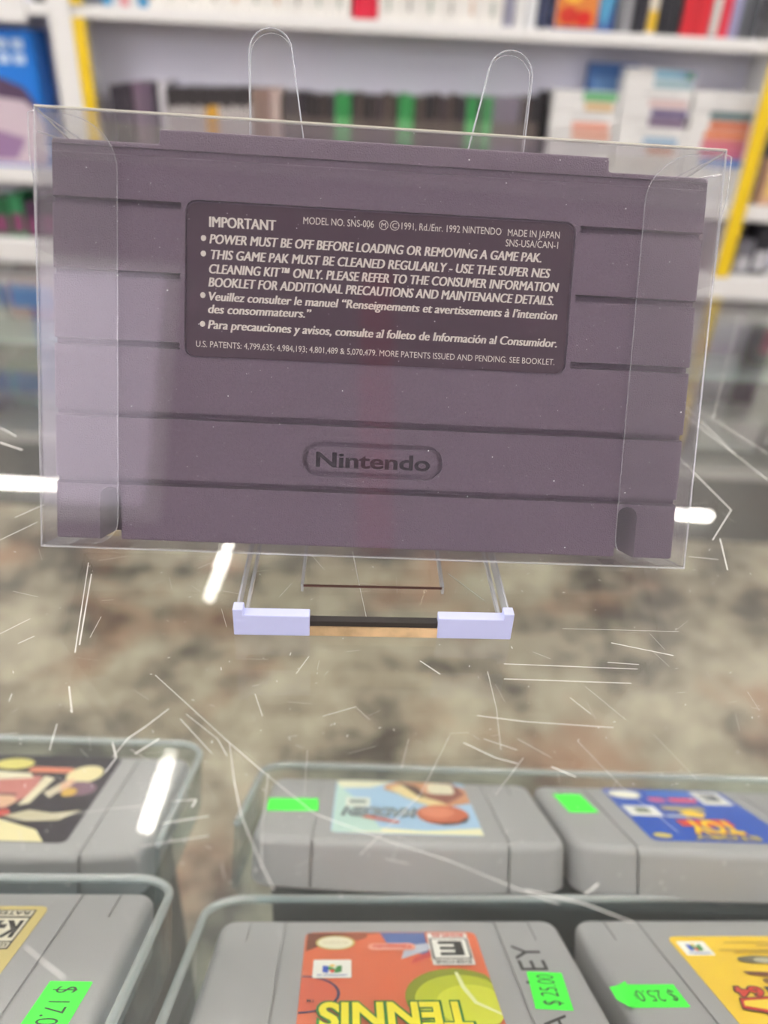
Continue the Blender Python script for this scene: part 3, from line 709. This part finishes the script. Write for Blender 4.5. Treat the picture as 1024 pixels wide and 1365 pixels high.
L.poly([(-28, 16), (-18, 17), (-10, 22), (-6, 19), (0, 24), (-2, 27), (-12, 25), (-20, 27), (-28, 24)], (196, 66, 54)).poly([(-2, 22), (6, 27), (16, 25), (26, 28), (20, 20), (8, 19)], (196, 188, 160))
L.build(t)

# slanted clear trays
def tray(name_off, row, xa, xb, label, wall=.0222, y0=-.007, y1=.081):
    loc, rot, M = placed(0, 0, row)
    t = thing('slanted_tray', label, 'tray', loc, rot, 'clear trays inside the counter')
    xa, xb = xa * mm, xb * mm; zf = -.0018; zt = wall
    b = MB().prism(rrect(xa, y0, xb, y1, .014), zf, -.0002, TRAY); b.build('tray_floor', t)
    if row == 3: zt -= .003
    if row in (2, 4): y0 = .0
    def upath(d):
        r_ = .014 - d; pts = [(xb - d, y0)]
        pts += [(xb - d - r_ + r_ * math.cos(R(a)), y1 - d - r_ + r_ * math.sin(R(a))) for a in range(0, 91, 10)]
        pts += [(xa + d + r_ + r_ * math.cos(R(a)), y1 - d - r_ + r_ * math.sin(R(a))) for a in range(90, 181, 10)]
        return pts + [(xa + d, y0)]
    O_ = upath(0); I_ = upath(.0018)
    MB().prism(O_ + I_[::-1], -.0002, zt, TRAY).build('tray_wall', t, smooth=True)
    MB().tube([(x, y, zt + .0006) for x, y in upath(.0009)], .0014, RIM, n=10).build('rim', t, smooth=True)
tray(0, 1, -64, 250, 'clear slanted tray holding the tennis and yellow labelled cartridges')
tray(0, 2, -64, 250, 'clear slanted tray holding the two back row cartridges with blue labels')
tray(0, 3, -190, 64, 'clear slanted tray holding the gold labelled cartridge')
tray(0, 4, -190, 64, 'clear slanted tray holding the cartridge with the dark picture label')

# stepped riser under the trays
RM = mat('riser_paint', (84, 92, 92), .6)
def riser(row, xa, xb, label):
    loc, rot, M = placed(0, 0, row)
    a = loc + M @ Vector((0, -.012, -.0022)); b_ = loc + M @ Vector((0, .080, -.0022))
    t = thing('display_riser', label, 'riser', (0, 0, -.90))
    yw = rot.z
    prof = [(-.012, -.0022), (.072, -.0022)] if row in (1, 3) else [(.004, -.0022), (.080, -.0022)]
    P = []
    for x in (xa * mm, xb * mm):
        q = [loc + M @ Vector((x, y, z)) for y, z in prof]
        P += [q[0], q[1], Vector((q[1].x, q[1].y, -.8995)), Vector((q[0].x, q[0].y, -.8995))]
    m = MB().add([p - Vector((0, 0, -.90)) for p in P], [(0, 1, 2, 3), (4, 7, 6, 5), (0, 4, 5, 1), (1, 5, 6, 2), (2, 6, 7, 3), (3, 7, 4, 0)], RM)
    m.build('riser_block', t)
    # thin lip strip along the low edge that stops the trays sliding
    s = MB().box((xa * mm, .0815, -.0020), (xb * mm, .0830, .004), TRAY, Matrix.Translation(Vector((0, 0, .90)) + loc) @ M.to_4x4()); s.build('stop_strip', t)
riser(1, -50, 240, 'dark slanted riser under the front row of trays')
riser(2, -50, 240, 'dark slanted riser under the back row of trays')
riser(3, -190, 44, 'dark slanted riser under the tray with the gold labelled cartridge')
riser(4, -190, 44, 'dark slanted riser under the tray with the dark picture label cartridge')

# ------------------------------------------------------------------ far side: low glass cabinet and shelving
FY = 1.75                       # front plane of cabinet and shelves
def cols(*c): return [mat('case_%02x%02x%02x' % x, x, .4) for x in c]
cabz = at_y(512, 345, FY).z      # cabinet top
cb = thing('low_glass_cabinet', 'low white glass fronted cabinet under the shelving across the aisle', 'display cabinet', (0, FY, FZ))
W2 = 1.6; D2 = .45
z_ = lambda py: at_y(512, py, FY).z - FZ
zt, zr, zk, zl = cabz - FZ, z_(375), z_(600), z_(655)
MB().box((-W2, -.012, zr), (W2, D2, zt), WHITE).build('cabinet_top', cb, bevel=.002)
MB().box((-W2, 0, 0), (W2, D2, zk - .03), mat('kick_panel', (20, 21, 24), .35)).build('kick_panel', cb)
MB().box((-W2, -.006, zk - .03), (W2, D2, zk), mat('grey_sill', (150, 148, 146), .5)).build('cabinet_deck', cb)
MB().box((-W2, .02, zk), (W2, .024, zr), PANE).build('glass_front', cb)
MB().box((-W2, D2 - .02, zk), (W2, D2, zr), mat('cabinet_back', (58, 64, 62), .7)).build('cabinet_back', cb)
midz = (zk + zr) / 2 + .02
MB().box((-W2, .03, midz - .012), (W2, D2 - .03, midz), mat('shelf_glass_edge', (170, 190, 186), .3)).build('inner_shelf', cb)
for x in (-W2, W2 - .03): MB().box((x, 0, zk), (x + .03, D2 - .02, zr), WHITE).build('end_panel', cb)

def case(name, label, catg, x, y, z, w_, d_, h_, colour, group=None, rot=(0, 0, 0), spine=None, cover=None, parts=()):
    """a boxed game or box: body plus printed insert; origin at the base centre of the front"""
    t = thing(name, label, catg, (x, y, z), rot, group)
    MB().box((-w_ / 2, 0, 0), (w_ / 2, d_, h_), colour).build('case_body', t, bevel=min(w_, h_, d_) * .06)
    for nm, a, b, m in parts:    # fractions of the front face
        MB().box((-w_ / 2 + a[0] * w_, -.0008, a[1] * h_), (-w_ / 2 + b[0] * w_, .0002, b[1] * h_), m).build(nm, t)
    return t
# contents of the low cabinet
ORD = 'first second third fourth fifth sixth seventh eighth ninth tenth eleventh twelfth thirteenth fourteenth fifteenth sixteenth seventeenth eighteenth nineteenth twentieth'.split()
ORD += ['twenty-' + x for x in ORD[:9]] + ['thirtieth'] + ['thirty-' + x for x in ORD[:9]]
gc = [(44, 92, 60), (150, 60, 60), (40, 44, 48), (210, 210, 205), (60, 120, 190), (90, 60, 96), (54, 60, 58), (196, 200, 190), (36, 110, 70), (180, 150, 60)]
cn = ['dark green', 'dull red', 'black', 'white', 'blue', 'plum', 'charcoal', 'pale grey', 'green', 'tan']
random.seed(3)
x = -1.5; i = 0
while x < 1.45:
    w_ = random.uniform(.07, .16); k = random.randrange(10); h_ = random.uniform(.10, .155)
    px_seen = x + w_ / 2
    case('game_box', '%s game box, %s from the left, upper level of the low cabinet' % (cn[k], ORD[i]), 'boxed game', px_seen, FY + .10 + random.uniform(0, .08), FZ + midz + .0003, w_, .12, h_, cols(gc[k])[0], 'boxed games on the upper level of the low cabinet',
         parts=[('front_print', (.12, .3), (.88, .85), cols(gc[(k * 3 + 1) % 10])[0])])
    x += w_ + random.uniform(.004, .03); i += 1
x = -1.5; i = 0
while x < 1.45:
    w_ = random.uniform(.08, .17); k = random.randrange(10); h_ = random.uniform(.09, .15)
    wx = x + w_ / 2
    if 1.00 < wx < 1.36: k = 4 if i % 2 else 7
    if wx < -.7 and k in (1, 3, 4, 7, 9): k = (2, 0, 6)[i % 3]
    case('game_box', '%s game box, %s from the left, bottom level of the low cabinet' % (cn[k], ORD[i]), 'boxed game', wx, FY + .06 + random.uniform(0, .08), FZ + zk + .0003, w_, .12, h_, cols(gc[k])[0], 'boxed games on the bottom level of the low cabinet',
         parts=[('front_print', (.15, .25), (.85, .9), cols(gc[(k * 7 + 2) % 10])[0])])
    x += w_ + random.uniform(.004, .03); i += 1

# shelving on the cabinet
sh = thing('shelving_unit', 'white shelving unit with yellow edged uprights standing on the low cabinet', 'shelf unit', (0, FY, cabz + .0002))
sz = lambda py, px=512: at_y(px, py, FY).z - cabz
DEP = .115
s1t, s1b = sz(27), sz(45)            # top visible shelf
s2t, s2b = sz(250), sz(270)          # shelf hidden behind the boxed cartridge
TOPZ = .80 - cabz
s3b = .385 - cabz
BACK = mat('shelf_back', (234, 234, 248), .7)
MB().box((-W2, DEP, 0), (W2, DEP + .02, TOPZ), BACK).build('back_panel', sh)
xl = at_y(105, 90, FY).x; xr = at_y(1024, 105, FY).x
for nm, a, b in (('shelf_board', s1b, s1t), ('shelf_board', s3b, s3b + .02), ('shelf_board', s2b, s2t), ('shelf_board', TOPZ - .02, TOPZ)):
    for x0, x1 in ((-W2, xl - .045), (xl + .001, xr - .001), (xr + .021, W2)):
        MB().box((x0, 0, a), (x1, DEP - .0005, b), WHITE).build(nm, sh, bevel=.002)
up = MB().box((xl - .044, -.004, 0), (xl, DEP - .0005, TOPZ), WHITE).build('upright', sh)
up = MB().box((xl + .002, -.006, s1t + .0), (xl + .026, .0, TOPZ), YELLOW); up.build('yellow_edge', sh); MB().box((xl + .002, -.006, 0), (xl + .026, -.0005, s1b), YELLOW).build('yellow_edge', sh)
MB().box((xr, -.004, 0), (xr + .02, DEP - .0005, TOPZ), WHITE).build('upright', sh)
MB().box((xr - .006, -.010, 0), (xr + .024, -.0045, TOPZ), YELLOW).build('yellow_edge', sh)

zs1 = cabz + s1t + .0006; zs2 = cabz + s2t + .0006
# --- top shelf, game cases spine out
def xs(px, py=20, y=FY): return at_y(px, py, y).x
random.seed(11)
def spine_case(px0, px1, rgb, label, group, h_=.19, top=True, parts=(), name='game_case', dy=.012):
    y = FY + dy
    py = 30 if top else 150
    x0, x1 = xs(px0, py, y), xs(px1, py, y)
    if not parts: parts = [('spine_print', (.25, .5), (.75, .88), cols(tuple(int(v * .8 + 30) for v in rgb))[0])]
    return case(name, label, 'game case', (x0 + x1) / 2, y, zs1 if top else zs2, (x1 - x0) * .97, .095, h_, cols(rgb)[0], group, parts=parts)
for k, (a, rgb, nm) in enumerate(((140, (60, 150, 200), 'cyan'), (152, (210, 214, 220), 'pale grey'), (163, (220, 150, 160), 'pink'), (175, (226, 226, 226), 'off white'), (187, (70, 150, 200), 'sky blue'))):
    spine_case(a, a + 11, rgb, '%s small case near the left yellow post on the top shelf' % nm, 'mixed cases at the left end of the top shelf')
px = 200; k = 0
WG = 'plain white game cases on the top shelf'
while px < 668:
    if abs(px - 468) < 6:
        spine_case(470, 487, (206, 40, 66), 'left one of two red game cases among the white cases on the top shelf', 'red pair among the white cases'); spine_case(487, 503, (200, 36, 62), 'right one of two red game cases among the white cases on the top shelf', 'red pair among the white cases'); px = 504; continue
    v = random.randint(-8, 8)
    spine_case(px, px + 8.8, (236 + v // 2, 234 + v // 2, 230 + v // 2), 'white game case in the long row of white cases on the top shelf', WG, h_=.19 + random.uniform(-.002, .002), dy=.012 + random.uniform(0, .006),
               parts=[('spine_print', (.2, .55), (.8, .9), cols(random.choice([(200, 200, 196), (190, 196, 206), (214, 196, 190), (176, 180, 184)]))[0])] + ([('spine_badge', (.25, .08), (.75, .2), cols(random.choice([(176, 176, 170), (216, 190, 170), (180, 190, 180)]))[0])] if k % 3 == 0 else []))
    px += 9.2; k += 1
for a, b, rgb, nm in ((672, 684, (150, 150, 170), 'grey violet game case leaning at the end of the white row on the top shelf'), (686, 699, (226, 226, 226), 'white game case past the grey violet one on the top shelf'), (700, 714, (220, 222, 226), 'off white game case left of the navy one on the top shelf'), (716, 730, (58, 64, 92), 'navy game case left of the picture fronted case on the top shelf')):
    spine_case(a, b, rgb, nm, None)
x0, x1 = xs(738, 30), xs(820, 30)
t = case('game_case', 'front facing game case with orange and red picture on the top shelf', 'game case', (x0 + x1) / 2, FY + .014, zs1, x1 - x0, .014, .19, cols((60, 90, 150))[0],
     parts=[('cover_print', (.03, .02), (.72, .98), cols((206, 126, 60))[0])])
pm = MB()
Wd = x1 - x0
for cx_, cz_, a, b, col in ((.25, .12, .16, .08, (190, 50, 40)), (.5, .1, .14, .07, (200, 40, 36)), (.3, .35, .18, .12, (236, 190, 70)), (.52, .42, .12, .12, (226, 130, 60)), (.2, .6, .14, .2, (240, 220, 190)), (.84, .4, .13, .35, (80, 150, 190))):
    pm.add([((-.5 + x) * Wd, -.0011, y * .19) for x, y in ellipse(cx_, cz_, a, b, 16)], [list(range(16))], cols(col)[0])
pm.build('cover_picture', t)
dk = [(822, 831, (120, 122, 128), 'grey'), (832, 841, (150, 150, 156), 'silver'), (843, 853, (44, 44, 52), 'first black'), (854, 862, (50, 48, 58), 'second black'), (863, 875, (222, 214, 200), 'cream and yellow'), (877, 886, (40, 40, 46), 'third black'), (887, 896, (46, 46, 52), 'fourth black'), (897, 907, (42, 40, 46), 'fifth black'),
      (910, 922, (206, 40, 52), 'first red'), (923, 934, (196, 34, 48), 'second red'), (935, 946, (210, 44, 56), 'third red'), (948, 958, (128, 132, 142), 'slate and white'), (960, 973, (210, 56, 76), 'crimson'), (974, 986, (150, 150, 186), 'lilac'), (988, 998, (90, 92, 98), 'charcoal'), (1000, 1010, (70, 74, 80), 'dark slate')]
for a, b, rgb, nm in dk:
    pp = [('spine_print', (.2, .35), (.8, .85), cols(tuple(min(255, int(v * 1.35 + 20)) for v in rgb))[0])]
    if nm.startswith('cream'): pp = [('spine_badge', (.05, 0.02), (.95, .2), cols((226, 186, 40))[0]), ('spine_print', (.1, .8), (.9, .98), cols((70, 110, 200))[0])]
    if nm.startswith('slate'): pp = [('spine_badge', (.05, 0.02), (.95, .35), cols((220, 220, 216))[0])]
    spine_case(a, b, rgb, '%s game case spine out at the right end of the top shelf' % nm, 'mixed cases at the right end of the top shelf', parts=pp, h_=.188)

random.seed(5); x = -1.5; i = 0
while x < 1.4:                        # big boxes added above the frame so the glass top mirrors darker things
    w_ = random.uniform(.14, .30); k = random.choice([0, 2, 4, 5, 6, 8, 2, 6]); xc = x + w_ / 2
    if not (xl - .05 < x + w_ and x < xl + .01) and not (xr - .01 < x + w_ and x < xr + .03):
        case('console_box', '%s box added out of view on the uppermost shelf, %s from the left' % (cn[k], ORD[i]), 'console box', xc, FY + .02, cabz + s3b + .0206, w_, .09, random.uniform(.26, .36), cols(gc[k])[0], 'boxes added out of view on the uppermost shelf', parts=[('front_print', (.1, .2), (.9, .8), cols(gc[random.randrange(10)])[0])])
        i += 1
    x += w_ + .02
# --- lower shelf, cases spine out (lower parts hidden behind the boxed cartridge)
def hz(py, px): return at_y(px, py, FY + .02).z - zs2
low = [(149, 163, (46, 42, 52), 118), (164, 178, (52, 46, 56), 116), (180, 193, (116, 96, 116), 114), (194, 205, (100, 84, 104), 115), (206, 213, (44, 42, 52), 114), (214, 222, (214, 212, 220), 112)]
for a, b, rgb, ty in low:
    nm = {149: 'first dark', 164: 'second dark', 180: 'mauve', 194: 'dusky mauve', 206: 'narrow dark', 214: 'white'}[a]
    spine_case(a, b, rgb, '%s case beside the left yellow post on the lower shelf' % nm, None, h_=hz(ty - 5, a), top=False)
px = 224; k = 0
while px < 333:
    wcol = (222, 168, 60) if 274 < px < 286 else (196, 190, 190)
    spine_case(px, px + 5.3, (58, 54, 56), 'slim pale spined disc case with a dark top on the lower shelf' if wcol[0] < 200 else 'slim disc case with yellow spine band among the pale ones on the lower shelf', 'slim pale spined disc cases', h_=hz(117 + random.uniform(-1, 2), px), top=False,
               parts=[('spine_print', (.08, .05), (.92, .80 + random.uniform(-.03, .03)), cols(wcol)[0])])
    px += 5.6; k += 1
for a, b, rgb, nm in ((336, 347, (132, 108, 98), 'brown'), (348, 360, (140, 112, 104), 'tan brown'), (361, 374, (192, 170, 164), 'pinkish beige')):
    spine_case(a, b, rgb, '%s case beside the left acrylic prong on the lower shelf' % nm, None, h_=hz(118, a), top=False)
px = 377; k = 0
while px < 716:
    g = None
    for a, b in ((446, 470), (520, 548), (618, 652)):
        if a <= px < b and k % 4 != 1: g = (56, 138, 78)
    rgb = g or random.choice([(56, 50, 50), (70, 62, 60), (48, 46, 50), (84, 74, 70), (64, 58, 66)])
    if 655 < px < 690 and not g: rgb = (120, 112, 128)
    spine_case(px, px + 6.6, rgb, ('green' if g else 'dark') + ' slim game case in the long dark row on the lower shelf', 'green slim cases on the lower shelf' if g else 'dark slim cases on the lower shelf',
               h_=hz(123 + (px - 377) * .02 + random.uniform(-2, 3), px), top=False, parts=[('spine_print', (.15, .5), (.85, .75), cols((120, 190, 130) if g else (110, 100, 96))[0])])
    px += 7; k += 1
bx = case('small_black_box', 'small black gadget beside the first stack of white cases on the lower shelf', 'gadget', xs(728, 140), FY + .03, zs2, .022, .03, hz(122, 728), cols((26, 26, 30))[0], parts=[('front_print', (.2, .2), (.8, .5), cols((60, 60, 64))[0])])
# --- three stacks of white cases
wht = (232, 232, 232)
def stack(pxa, pxb, top_py, n, prints, nm):
    y = FY + .02; x0, x1 = xs(pxa, 160, y), xs(pxb, 160, y); H = hz(top_py, (pxa + pxb) / 2); h_ = H / n
    for i in range(n):
        top_i = n - 1 - i
        pr = prints.get(top_i)
        pp = [('spine_print', (pr[0], .08), (pr[1], .92), cols(pr[2])[0])] if pr else [('spine_print', (.3, .35), (.8, .65), cols((206, 206, 206))[0])]
        if pr and len(pr) > 3: pp.append(('green_sticker', (.84, .1), (.95, .8), GREEN))
        pos = 'topmost' if top_i == 0 else '%s from top' % ('second third fourth fifth sixth seventh eighth ninth tenth eleventh twelfth thirteenth fourteenth'.split()[top_i - 1])
        case('game_case', 'white game case, %s of the %s stack on the lower shelf' % (pos, nm), 'game case', (x0 + x1) / 2 + random.uniform(-.003, .003), y + random.uniform(0, .006), zs2 + i * h_, x1 - x0, .085, h_ - .0011, cols(wht)[0], 'white cases in the %s stack' % nm, parts=pp)
stack(733, 822, 121, 11, {0: (.45, .95, (90, 170, 110)), 1: (.5, .92, (216, 186, 140)), 3: (.35, .9, (226, 160, 140)), 4: (.35, .92, (222, 170, 150)), 7: (.3, .8, (214, 180, 160))}, 'leftmost')
stack(826, 918, 91, 14, {0: (.4, .98, (130, 180, 206), 1), 1: (.42, .98, (150, 180, 190)), 3: (.4, .95, (214, 190, 190)), 4: (.45, .98, (104, 90, 132)), 5: (.45, .98, (120, 100, 130)), 7: (.4, .9, (150, 180, 206)), 8: (.5, .9, (206, 160, 130))}, 'tallest middle')
stack(921, 1008, 122, 12, {2: (.3, .97, (90, 120, 126)), 3: (.3, .97, (206, 110, 70)), 4: (.28, .97, (216, 124, 76)), 5: (.28, .97, (200, 96, 120)), 6: (.28, .97, (196, 86, 130)), 7: (.28, .97, (60, 120, 200))}, 'rightmost')
case('blue_box', 'small blue box on edge behind the gap between the first two stacks', 'boxed game', xs(818, 100, FY + .08), FY + .08, zs2, .10, .03, hz(92, 815) * 1.04, cols((70, 110, 170))[0], parts=[('front_print', (.1, .6), (.9, .9), cols((100, 140, 190))[0])])

# --- left bay: blue console box, price card, dark things
y = FY + .02
x0, x1 = xs(-60, 120, y), xs(52, 120, y)
hb = at_y(20, 38, y).z - zs2
t = case('console_box', 'blue boxed console with white machine pictured on it in the left bay', 'console box', (x0 + x1) / 2, y, zs2, x1 - x0, .09, hb, cols((24, 116, 210))[0])
wm = MB(); w_ = x1 - x0
wm.add([(a * w_, -.0012, b * hb) for a, b in ((-.5, .02), (.48, .02), (.5, .30), (.44, .46), (.30, .55), (-.1, .62), (-.5, .66))], [list(range(7))], cols((206, 190, 202))[0])
wm.add([(a * w_, -.0014, b * hb) for a, b in ((-.5, .55), (.30, .50), (.44, .42), (.46, .46), (.32, .60), (-.1, .70), (-.5, .72))], [list(range(7))], cols((84, 64, 92))[0])
wm.add([(a * w_, -.0014, b * hb) for a, b in ((-.5, .05), (.1, .06), (.25, .22), (-.1, .28), (-.5, .26))], [list(range(5))], cols((150, 120, 160))[0])
wm.build('front_picture', t)
lt = MB()
for r_, (a, b) in enumerate(((.86, .93), (.76, .83))):
    for q in range(5): lt.box((-.45 * w_ + q * .18 * w_, -.0014, a * hb), (-.45 * w_ + (q * .18 + .13) * w_, -.0003, b * hb), cols((190, 214, 240))[0])
lt.build('front_lettering', t)
x0, x1 = xs(-30, 20, FY), xs(36, 20, FY)
t = thing('shelf_sign', 'white blank price card on the left bay shelf edge', 'sign', ((x0 + x1) / 2, FY - .002, cabz + s1b - .012)); MB().box((-(x1 - x0) / 2, -.003, 0), ((x1 - x0) / 2, 0, .05), WHITE).build('card', t)
MB().box((-(x1 - x0) / 2, 0, .012), ((x1 - x0) / 2, .0015, .045), BLACK).build('holder', t)
case('speaker_box', 'black boxed accessory standing at the end of the left bay top shelf', 'boxed accessory', xs(52, 10), FY + .01, zs1, .03, .09, .17, cols((44, 46, 54))[0], parts=[('front_print', (.2, .3), (.8, .6), cols((90, 92, 100))[0])])
# things on the cabinet top in the left bay, under the shelf
ztop = cabz + .0008
for a, b, ty, rgb, nm in ((-20, 10, 262, (34, 96, 60), 'dark green boxed game on the cabinet top at the far left'), (11, 30, 258, (50, 130, 84), 'green boxed game on the cabinet top in the left bay'), (31, 48, 268, (70, 44, 70), 'plum boxed game on the cabinet top in the left bay'), (50, 80, 262, (38, 34, 40), 'black boxed game on the cabinet top near the left upright')):
    x0, x1 = xs(a, 290, y), xs(b, 290, y)
    case('game_box', nm, 'boxed game', (x0 + x1) / 2, y + .01, ztop, x1 - x0 - .001, .08, at_y(a, ty, y + .02).z - ztop, cols(rgb)[0], parts=[('front_print', (.1, .1), (.9, .55), cols((120, 60, 96))[0])])
# things beyond the right post
case('dark_bag', 'black hanging bag beyond the right yellow post', 'bag', xs(1060, 250, y) + .03, y + .05, zs2, .15, .06, .22, cols((34, 34, 42))[0], parts=[('bag_pocket', (.1, .1), (.9, .5), cols((48, 46, 56))[0])])
case('game_box', 'tan boxed game beyond the right yellow post on the lower shelf', 'boxed game', xs(1032, 250, y), y + .0, zs2, .05, .04, .09, cols((200, 160, 130))[0], parts=[('front_print', (.2, .2), (.8, .8), cols((226, 196, 110))[0])])
for a, b, ty, rgb, nm in ((985, 1006, 318, (120, 120, 130), 'grey boxed game on the cabinet top beside the right post'), (1007, 1030, 300, (44, 44, 52), 'black boxed game on the cabinet top at the far right'), (965, 984, 330, (40, 40, 48), 'low black box on the cabinet top behind the right post')):
    x0, x1 = xs(a, 340, y), xs(b, 340, y)
    case('game_box', nm, 'boxed game', (x0 + x1) / 2, y + .01, ztop, x1 - x0 - .001, .08, at_y(a, ty, y + .02).z - ztop, cols(rgb)[0], parts=[('front_print', (.1, .1), (.9, .5), cols((190, 190, 196))[0])])
for px, k in ((178, 0), (262, 1), (350, 2), (440, 3), (560, 4), (690, 5), (800, 6), (900, 7)):
    rgb = gc[(k * 3) % 10]; x0 = xs(px, 300, y)
    case('game_box', '%s boxed game on the cabinet top behind the boxed cartridge' % cn[(k * 3) % 10], 'boxed game', x0, y + .01, ztop, .13, .09, .08, cols(rgb)[0], parts=[('front_print', (.12, .2), (.88, .8), cols(gc[(k * 3 + 4) % 10])[0])])

for o in list(bpy.data.meshes):
    if o.users == 0: bpy.data.meshes.remove(o)
